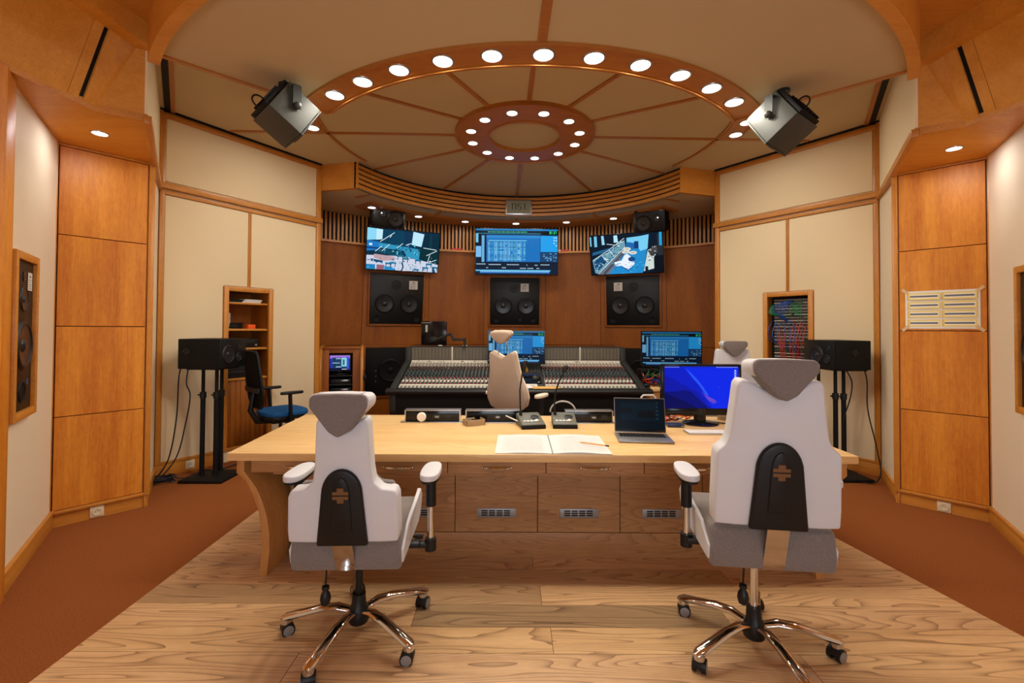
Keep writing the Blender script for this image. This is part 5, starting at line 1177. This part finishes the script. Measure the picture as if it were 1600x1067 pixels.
# ---- equipment rack with curved wooden sides
t = thing('equipment_rack', TR(-2.52, 6.78, 0, math.radians(17)), 'wooden equipment rack with curved sides and a small lit display, left of the console', 'rack cabinet')
side = [(-.30, 0), (-.31, .60), (-.30, .88), (-.25, 1.06), (-.16, 1.18), (-.05, 1.235), (.28, 1.235), (.28, 0)]
for s in (-1, 1):
    g = G(); g.prism(side, s*.262, s*.30, 'yz', .004); obj('side_panel', g, MAPLE_T, t)
g = G()
for q in ((-.262, -.175, 0, 1.20), (.150, .262, 0, 1.20), (-.175, .150, 1.13, 1.20)): g.box(q[0], q[1], -.13, -.10, q[2], q[3], .002)
g.box(-.262, .262, -.15, .26, 1.19, 1.222, .003); obj('face_frame', g, CHERRY, t)
g = G(); g.box(-.262, .262, .22, .25, 0, 1.19); g.box(-.262, -.18, -.1, .22, 0, 1.19); g.box(.155, .262, -.1, .22, 0, 1.19); obj('inner_shell', g, BLACKM, t, smooth=False)
for z in (.80, .67, .54):
    g = G(); g.box(-.175, .15, -.11, .22, z-.012, z+.004, .002); obj('rack_shelf', g, DKGREY, t)
RKM = t.matrix_basis
RK = monitor('rack_display', RKM @ TR(-.03, -.07, .985), .275, .215, [((0, 0, 1, 1), (40, 50, 170)), ((0, .8, 1, 1), (170, 120, 230)), ((.0, 0, .9, .16), (10, 20, 60)), ((.82, .1, .95, .9), (60, 90, 220)), ((.12, .16, .86, .86), (30, 80, 130)), ((.14, .55, .30, .84), (20, 60, 90)), ((.33, .25, .54, .78), (24, 66, 96)), ((.58, .25, .84, .84), (150, 220, 240)), ((.64, .34, .74, .72), (60, 110, 130)), ((.14, .2, .30, .46), (20, 50, 90)), ((.13, .47, .5, .50), (220, 240, 250)), ((.30, .20, .56, .24), (220, 240, 250)), ((.3, .76, .55, .80), (200, 230, 250)), ((.6, .04, .85, .08), (220, 235, 250))], SCR9, 'small display with violet and blue windows inside the equipment rack', -.170, stand=True)
for z, lab in ((.6745, 'flat silver fronted unit on the upper shelf of the equipment rack'), (.5445, 'flat silver fronted unit on the lower shelf of the equipment rack')):
    u = thing('rack_unit', RKM @ TR(-.01, .0, z), lab, 'audio unit', 'units in the equipment rack')
    g = G(); g.box(-.15, .14, -.07, .18, 0, .07, .004); obj('case', g, BLACK, u)
    g = G(); g.box(.0, .10, -.076, -.069, .035, .055, .002); obj('front_plate', g, STEEL, u)
g = G(); g.ball((0, 0, 0), .05, (.5, .5, 1)); g.tube([(0, 0, .04), (0, .01, .12)], .006, 6); o = obj('headphone_cup', g, BLACK, M=RKM @ TR(.325, -.30, .78)); tag(o, 'black oval headphone cup hanging on the right side of the equipment rack', 'headphones')
# ---- side desk right of the console with cables and gear
t = thing('side_desk', TR(2.11, 6.12, 0), 'pale wooden side desk right of the mixing console', 'desk')
g = G(); g.box(-.40, .42, -.40, .36, .72, .76, .004); obj('desk_top', g, ASH, t)
g = G(); g.box(-.38, .40, -.38, -.36, .62, .72); obj('apron', g, ASHV, t)
for x in (-.36, .38):
    for y in (-.34, .30): g = G(); g.box(x-.03, x+.03, y-.03, y+.03, 0, .72, .003); obj('leg', g, ASHV, t)
t = thing('junction_box', TR(1.86, 6.20, .7605), 'black junction box under a tangle of coloured cables on the side desk', 'junction box')
g = G(); g.box(-.13, .13, -.1, .1, 0, .20, .005); obj('case', g, BLACK, t)
g = G(); g.box(-.11, .11, -.103, -.099, .03, .17); obj('front_plate', g, BLACKG, t)
for k in range(14):
    c_ = (REDC, BLUEC, ORANGE, BLACK, GREENC)[k % 5]; nmn = ('red', 'blue', 'orange', 'black', 'green')[k % 5]
    x = 1.75+.018*k; z = .80+.03*(k % 5)
    cable([(x, 6.095, z), (x-.02, 5.99, z+.05), (x+.06*math.sin(k), 5.93, z+.02), (x+.10*math.cos(k), 5.92, z-.03+.01*(k % 3)), (x+.08*math.sin(k*2), 6.0, .90+.01*k % .06)], .007, c_, ORD[k//5]+' %s cable from the left in the tangle on the side desk' % nmn, 'tangled cables on the side desk', 'cable', 6, 5)
t = thing('headphones', TR(1.815, 5.80, .76), 'black headphones lying on the side desk in front of the cable tangle', 'headphones')
g = G(); g.tube([(.10*math.cos(PI*k/10), .10*math.sin(PI*k/10), .035) for k in range(11)], .010, 8); obj('headband', g, BLACK, t)
for s in (-1, 1): g = G(); g.lathe([(.02, 0), (.042, .006), (.044, .035), (.03, .05), (.02, .05)], 18, M=Matrix.Translation((s*.10, -.01, .001))); obj('ear_cup', g, BLACK, t)

# ================================================================== THINGS ON THE TABLE
TZ = .7533
def ontable(x, y, yaw=0, dz=0): return TR(x, y, TZ+dz, yaw)
# pop-up socket boxes
for i, (x, w_, lab) in enumerate(((-.628, .425, 'open black table socket box with a white round plug, leftmost on the table'), (-.145, .425, 'open black table socket box behind the grey tape tray and left microphone base'), (.62, .36, 'open black table socket box left of the laptop'))):
    t = thing('table_socket_box', ontable(x, 3.66, .02), lab, 'socket box', 'pop up socket boxes in the table')
    g = G(); g.box(-w_/2, w_/2, -.03, .05, 0, .092, .003); obj('housing', g, BLACKG, t)
    g = G(); g.box(-w_/2-.01, w_/2+.01, -.032, .055, .090, .096, .001); g.box(-w_/2-.035, w_/2+.035, -.055, -.025, 0, .006, .001); g.box(-w_/2-.008, -w_/2, -.033, .05, 0, .092); g.box(w_/2, w_/2+.008, -.033, .05, 0, .092); obj('metal_trim', g, STEEL, t)
    g = G()
    for q in ((.03, .055), (.12, .05)): g.box(q[0]-q[1]/2, q[0]+q[1]/2, -.032, -.029, .03, .06, .001)
    g.box(-w_/2+.03, w_/2-.03, -.0315, -.029, .064, .068); obj('socket_insert', g, DKGREY, t)
    g = G(); g.box(.02, .05, -.0335, -.031, .036, .05); obj('data_port', g, GREYMET, t)
    if i == 0:
        g = G(); g.lathe([(.0, 0), (.036, 0), (.036, .02), (.030, .028), (.0, .028)], 24, M=Matrix.Translation((-.085, -.03, .044)) @ YM()); pg = obj('round_plug', g, WHITEP, t)
        g = G(); g.box(-.012, -.006, .010, .02, -.001, .0285); g.box(.006, .012, .010, .02, -.001, .0285); obj('plug_slot', g, BLACK, pg)
    if i == 1:
        g = G(); g.tube([(.10, -.035, .055), (.14, -.08, .045), (.20, -.14, .03), (.235, -.17, .035)], .005, 6); obj('power_lead', g, WHITEP, t)
# grey tray
t = thing('tape_tray', ontable(-.29, 3.545, math.radians(24)), 'small grey brown open tray lying in front of the middle socket box', 'tray')
g = G(); g.box(-.075, .075, -.05, .05, 0, .012, .002)
for q in ((-.075, -.066, -.05, .05), (.066, .075, -.05, .05), (-.075, .075, -.05, -.042), (-.075, .02, .042, .05)): g.box(q[0], q[1], q[2], q[3], .01, .046, .002)
obj('body', g, TAPE, t); g = G(); g.box(-.01, .03, .0, .03, .012, .04, .003); obj('divider', g, BLACK, t)
# talkback microphones
for x, y, yaw, lab, neck, k in ((.145, 3.505, math.radians(12), 'dark grey talkback microphone base with the gooseneck upright, left of the pair', [(-.065, .05, .05), (-.068, .055, .16), (-.07, .06, .27), (-.045, .08, .40), (-.03, .09, .44)], 0), (.405, 3.525, math.radians(-1), 'dark grey talkback microphone base with a pale cable arch, right of the pair', [(-.065, .05, .05), (-.07, .06, .16), (-.06, .07, .25), (-.03, .09, .33), (.005, .10, .40)], 1)):
    t = thing('talkback_microphone', ontable(x, y, yaw), lab, 'microphone', 'talkback microphones on the table')
    g = G(); g.prism([(-.11, .0), (-.11, .035), (.085, .085), (.11, .085), (.11, 0)], -.09, .09, 'yz', .006); obj('base', g, plain('grey green plastic', rgb(92, 92, 82), .5), t)
    SM2 = Matrix.Translation((0, -.11, .0365)) @ Matrix.Rotation(math.atan2(.05, .195), 4, 'X')
    g = G(); g.box(-.092, .092, -.002, .03, -.037, -.006, .004); obj('front_edge', g, BLACKM, t, Matrix.Translation((0, -.112, .036)))
    g = G()
    for q in range(5): g.box(-.07+.027*q, -.05+.027*q, .045, .06, -.002, .005, .001, mi=0 if q < 4 else 1, seg=1)
    g.box(.028, .046, .045, .075, -.002, .006, .001, mi=0, seg=1); obj('button', g, [WHITEP, GOLD], t, SM2)
    g = G(); g.lathe([(.0, 0), (.03, 0), (.032, .004), (.024, .006), (.0, .006)], 20, M=SM2 @ Matrix.Translation((.035, .12, 0))); obj('speaker_grille', g, BLACK, t)
    g = G(); g.cyl((-.065, .05, .06), (-.065, .05, .10), .013, n=12); g.tube(neck, .0065, 8); gn = obj('gooseneck', g, BLACK, t)
    e = Vector(neck[-1]); d_ = (e-Vector(neck[-2])).normalized()
    g = G(); g.tube([e, e+d_*.015, e+d_*.05, e+d_*.06], [.012, .019, .019, .010], 12); obj('capsule', g, BLACK, gn)
    if k:
        g = G(); g.tube([(.10*math.cos(PI*j/12)-.0, .085, .09+.085*math.sin(PI*j/12)) for j in range(13)], .0065, 8); obj('cable_arch', g, GREYK, t)
# open score and pencil
t = thing('open_score', ontable(.25, 2.955, math.radians(-.8)), 'open white music score lying on the table', 'booklet')
r3 = random.Random(2)
for s, nmx in ((-1, 'page'), (1, 'page')):
    n = 6; P = []
    zf = lambda f: .004 + .010*math.sin(PI*min(1, f*1.15))*(.9 if s > 0 else .55)
    bm = bmesh.new(); lo = []; hi = []
    xw = .345 if s < 0 else .355
    ring = []
    for i in range(n+1):
        f = i/n; x = s*xw*f
        ring.append((bm.verts.new((x, -.232, 0)), bm.verts.new((x, .232, 0)), bm.verts.new((x, .232, zf(f))), bm.verts.new((x, -.232, zf(f)))))
    for a, b in zip(ring, ring[1:]):
        for k in range(4): bm.faces.new((a[k], a[(k+1) % 4], b[(k+1) % 4], b[k]))
    bm.faces.new(ring[0]); bm.faces.new(ring[-1]); bmesh.ops.recalc_face_normals(bm, faces=bm.faces)
    g = G(); g.bm.free(); g.bm = bm; obj('page_block', g, PAPER, t, ang=60)
    sh = []
    for j in range(14):
        y = .08+.062*j
        for q in range(2): sh.append(((.08, y+.012*q, .93, y+.012*q+.003), (206, 204, 202)))
        for q in range(18):
            x = .09+r3.random()*.82; sh.append(((x, y-.004, x+.006, y+.018), (176, 174, 172)))
    pr = art('staves', xw*.9, .44, sh, PRINT, t, Matrix.Translation((s*xw*.52, 0, .0135 if s > 0 else .0098)) @ Matrix.Rotation(math.radians(-90), 4, 'X'), .00001)
g = G(); g.box(-.003, .003, -.234, .234, .003, .008); obj('spine', g, GREYMET, t)
pm = TR(.523, 2.893, .7533+.0195, math.atan2(2.842-2.94, .605-.44))
t = thing('pencil', pm, 'orange yellow pencil lying across the right page of the score', 'pencil')
g = G(); g.cyl((-.085, 0, 0), (.075, 0, 0), .0042, n=6); obj('shaft', g, YELLOW, t)
g = G(); g.cyl((-.102, 0, 0), (-.085, 0, 0), .0008, .0042, 8); obj('tip', g, MANILA, t)
g = G(); g.cyl((.075, 0, 0), (.098, 0, 0), .0045, n=8); obj('eraser_end', g, BLACK, t)
# laptop
t = thing('laptop', ontable(.897, 3.10, math.radians(-6)), 'grey laptop with a dark screen standing open on the table', 'laptop')
g = G(); g.prism(smooth_poly([(-.178, -.115), (.178, -.115), (.178, .125), (-.178, .125)], 2) if False else [(-.178, -.115), (.178, -.115), (.178, .125), (-.178, .125)], .002, .016, 'xy', .004); obj('base', g, SPACE, t)
g = G()
for r in range(5):
    for c_ in range(13): g.box(-.155+.0238*c_, -.1345+.0238*c_, .0+.021*r, .018+.021*r, .0155, .018)
kb = obj('keyboard', g, BLACK, t, smooth=False); kb['kind'] = 'stuff'
g = G(); g.box(-.06, .06, -.105, -.012, .0155, .0166); obj('touchpad', g, plain('touchpad', (.26, .26, .27), .35, .6), t)
LM = Matrix.Translation((0, .127, .016)) @ Matrix.Rotation(math.radians(-13), 4, 'X')
g = G(); g.box(-.178, .178, 0, .006, .002, .243, .003); ld = obj('lid', g, SPACE, t, LM)
g = G(); g.box(-.174, .174, -.001, .0005, .008, .239, .001); obj('bezel', g, BLACKG, ld)
sh = [((0, 0, 1, 1), (4, 16, 26)), ((.1, .3, .9, .9), (6, 24, 36)), ((.45, .4, .8, .62), (10, 14, 18)), ((.1, .55, .35, .7), (8, 16, 22))] + [((.84, .35+.13*k, .87, .39+.13*k), (40, 60, 72)) for k in range(5)]
art('screen', .338, .212, sh, SCR9, ld, Matrix.Translation((0, -.0015, .126)))
# blue desktop monitor
sh = [((0, 0, 1, 1), (8, 40, 232))]
sh += [(((0, 0), (0, .98), (.26, .98), (.36, .74), (.46, .56), (.54, .36), (.63, .06), (.66, 0)), (9, 30, 196)), (((0, 0), (0, .80), (.10, .72), (.30, .52), (.45, .40), (.56, .14), (.62, 0)), (10, 24, 168)),
       (((.28, .97), (.38, .73), (.47, .55), (.55, .34), (.60, .20), (.59, .34), (.52, .52), (.44, .70), (.36, .84)), (40, 84, 240)),
       (((.50, .40), (.58, .22), (.66, .10), (.72, .16), (.62, .26)), (74, 60, 206)), (((.54, .30), (.60, .18), (.68, .13), (.69, .20), (.60, .28)), (104, 70, 204)),
       (((0, 0), (0, .40), (.16, .40), (.26, .44), (.36, .40), (.48, .20), (.60, 0)), (6, 16, 116)), (((0, 0), (0, .36), (.10, .30), (.24, .20), (.38, .08), (.44, 0)), (4, 10, 84)), ((0, .962, 1, 1), (14, 40, 190))]
for k in range(9): sh.append(((.01+.022*k, .972, .02+.022*k, .986), (200, 214, 250)))
for k in range(14): sh.append(((.70+.021*k, .972, .712+.021*k, .986), (190, 206, 250)))
for k in range(4): sh.append(((.945, .88-.062*k, .965, .915-.062*k), (190, 206, 250))); sh.append(((.93, .868-.062*k, .98, .874-.062*k), (150, 170, 240)))
sh.append(((.73, .505, .737, .512), (150, 180, 250)))
t = thing('desktop_monitor', TR(1.497, 3.60, 1.032, math.radians(1)), 'black desktop monitor with a blue wallpaper behind the laptop', 'monitor')
g = G(); g.box(-.315, .315, 0, .05, -.205, .195, .01); obj('housing', g, BLACKG, t)
g = G()
for q in ((-.315, -.295, -.205, .195), (.295, .315, -.205, .195), (-.295, .295, .178, .195), (-.295, .295, -.205, -.152)): g.box(q[0], q[1], -.010, .002, q[2], q[3], .003)
bz = obj('bezel', g, BLACKG, t)
art('screen', .59, .332, sh, SCREEN, t, Matrix.Translation((0, -.001, .0125)))
lg = [([(.30+.24*math.cos(a), .5+.42*math.sin(a)) for a in [PI*k/8 for k in range(16)]], (120, 120, 122)), ([(.30+.20*math.cos(a), .5+.35*math.sin(a)) for a in [PI*k/8 for k in range(16)]], (14, 14, 15)), ((.29, .35, .32, .68), (120, 120, 122)), ((.29, .35, .42, .40), (120, 120, 122)), ((.60, .2, .64, .8), (130, 130, 132)), ((.60, .2, .74, .28), (130, 130, 132)), ((.78, .2, .82, .8), (130, 130, 132)), ((.78, .2, .96, .28), (130, 130, 132)), ((.78, .72, .96, .8), (130, 130, 132)), ((.92, .2, .96, .5), (130, 130, 132)), ((.87, .44, .96, .5), (130, 130, 132))]
art('maker_logo', .036, .018, lg, PRINT, bz, Matrix.Translation((.0, -.0105, -.178)))
g = G(); g.cyl((0, .03, -.255), (0, .03, -.15), .045, .05, 20); obj('stand_neck', g, BLACKG, t)
g = G(); g.lathe([(.0, 0), (.13, 0), (.135, .008), (.12, .016), (.05, .030), (.0, .030)], 32, M=Matrix.Translation((0, .02, -.2785)) @ Matrix.Diagonal((1.05, .85, 1, 1))); obj('stand_base', g, BLACKG, t)
# keyboard, drive, cables, tape
t = thing('keyboard', ontable(1.47, 3.30, math.radians(-.5)), 'slim white keyboard lying before the blue monitor', 'keyboard')
g = G(); g.box(-.21, .21, -.06, .06, 0, .010, .004); obj('case', g, STEEL, t)
g = G()
for r in range(5):
    for c_ in range(16): g.box(-.203+.0254*c_, -.181+.0254*c_, -.052+.021*r, -.034+.021*r, .0098, .0135)
k_ = obj('keys', g, WHITEP, t, smooth=False)
t = thing('external_drive', ontable(1.256, 3.515, math.radians(-4)), 'navy blue external drive lying left of the monitor foot', 'drive')
g = G(); g.box(-.062, .062, -.04, .04, 0, .024, .007, seg=3); obj('case', g, NAVY, t)
g = G(); g.box(.04, .055, -.041, -.039, .008, .016); obj('port', g, STEEL, t)
for k in range(8):
    c_ = (REDC, BLACK, GREYK, ORANGE)[k % 4]; nmn = ('red', 'black', 'grey', 'orange')[k % 4]
    x = 1.17+.03*k
    cable([(x, 3.78+.015*k, TZ+.006+.002*k), (x+.05*math.sin(k*2.1), 3.72, TZ+.03+.004*(k % 3)), (x-.03+.06*math.cos(k), 3.66, TZ+.012+.005*(k % 4)), (x+.08, 3.70+.02*(k % 3), TZ+.008+.004*k)], .0045, c_, ORD[k//4]+' thin %s cable from the left beside the monitor foot' % nmn, 'thin cables by the monitor foot', 'cable', 6, 5)
cable([(1.60, 3.70, TZ+.006), (1.68, 3.62, TZ+.006), (1.75, 3.66, TZ+.006), (1.82, 3.60, TZ+.006)], .0045, BLACK, 'black cable curling on the table right of the monitor foot')
g = G(); g.lathe([(.028, 0), (.045, 0), (.045, .035), (.028, .035), (.028, 0)], 24, cap=False); o = obj('tape_roll', g, TAPE, M=ontable(1.76, 3.80)); tag(o, 'grey brown roll of tape on the table behind the blue monitor', 'tape roll')
g = G(); g.box(-.05, .05, -.07, .07, 0, .004); o = obj('note_pad', g, PAPER, M=ontable(1.86, 3.74, .3)); tag(o, 'white note pad on the table right of the blue monitor', 'notepad')
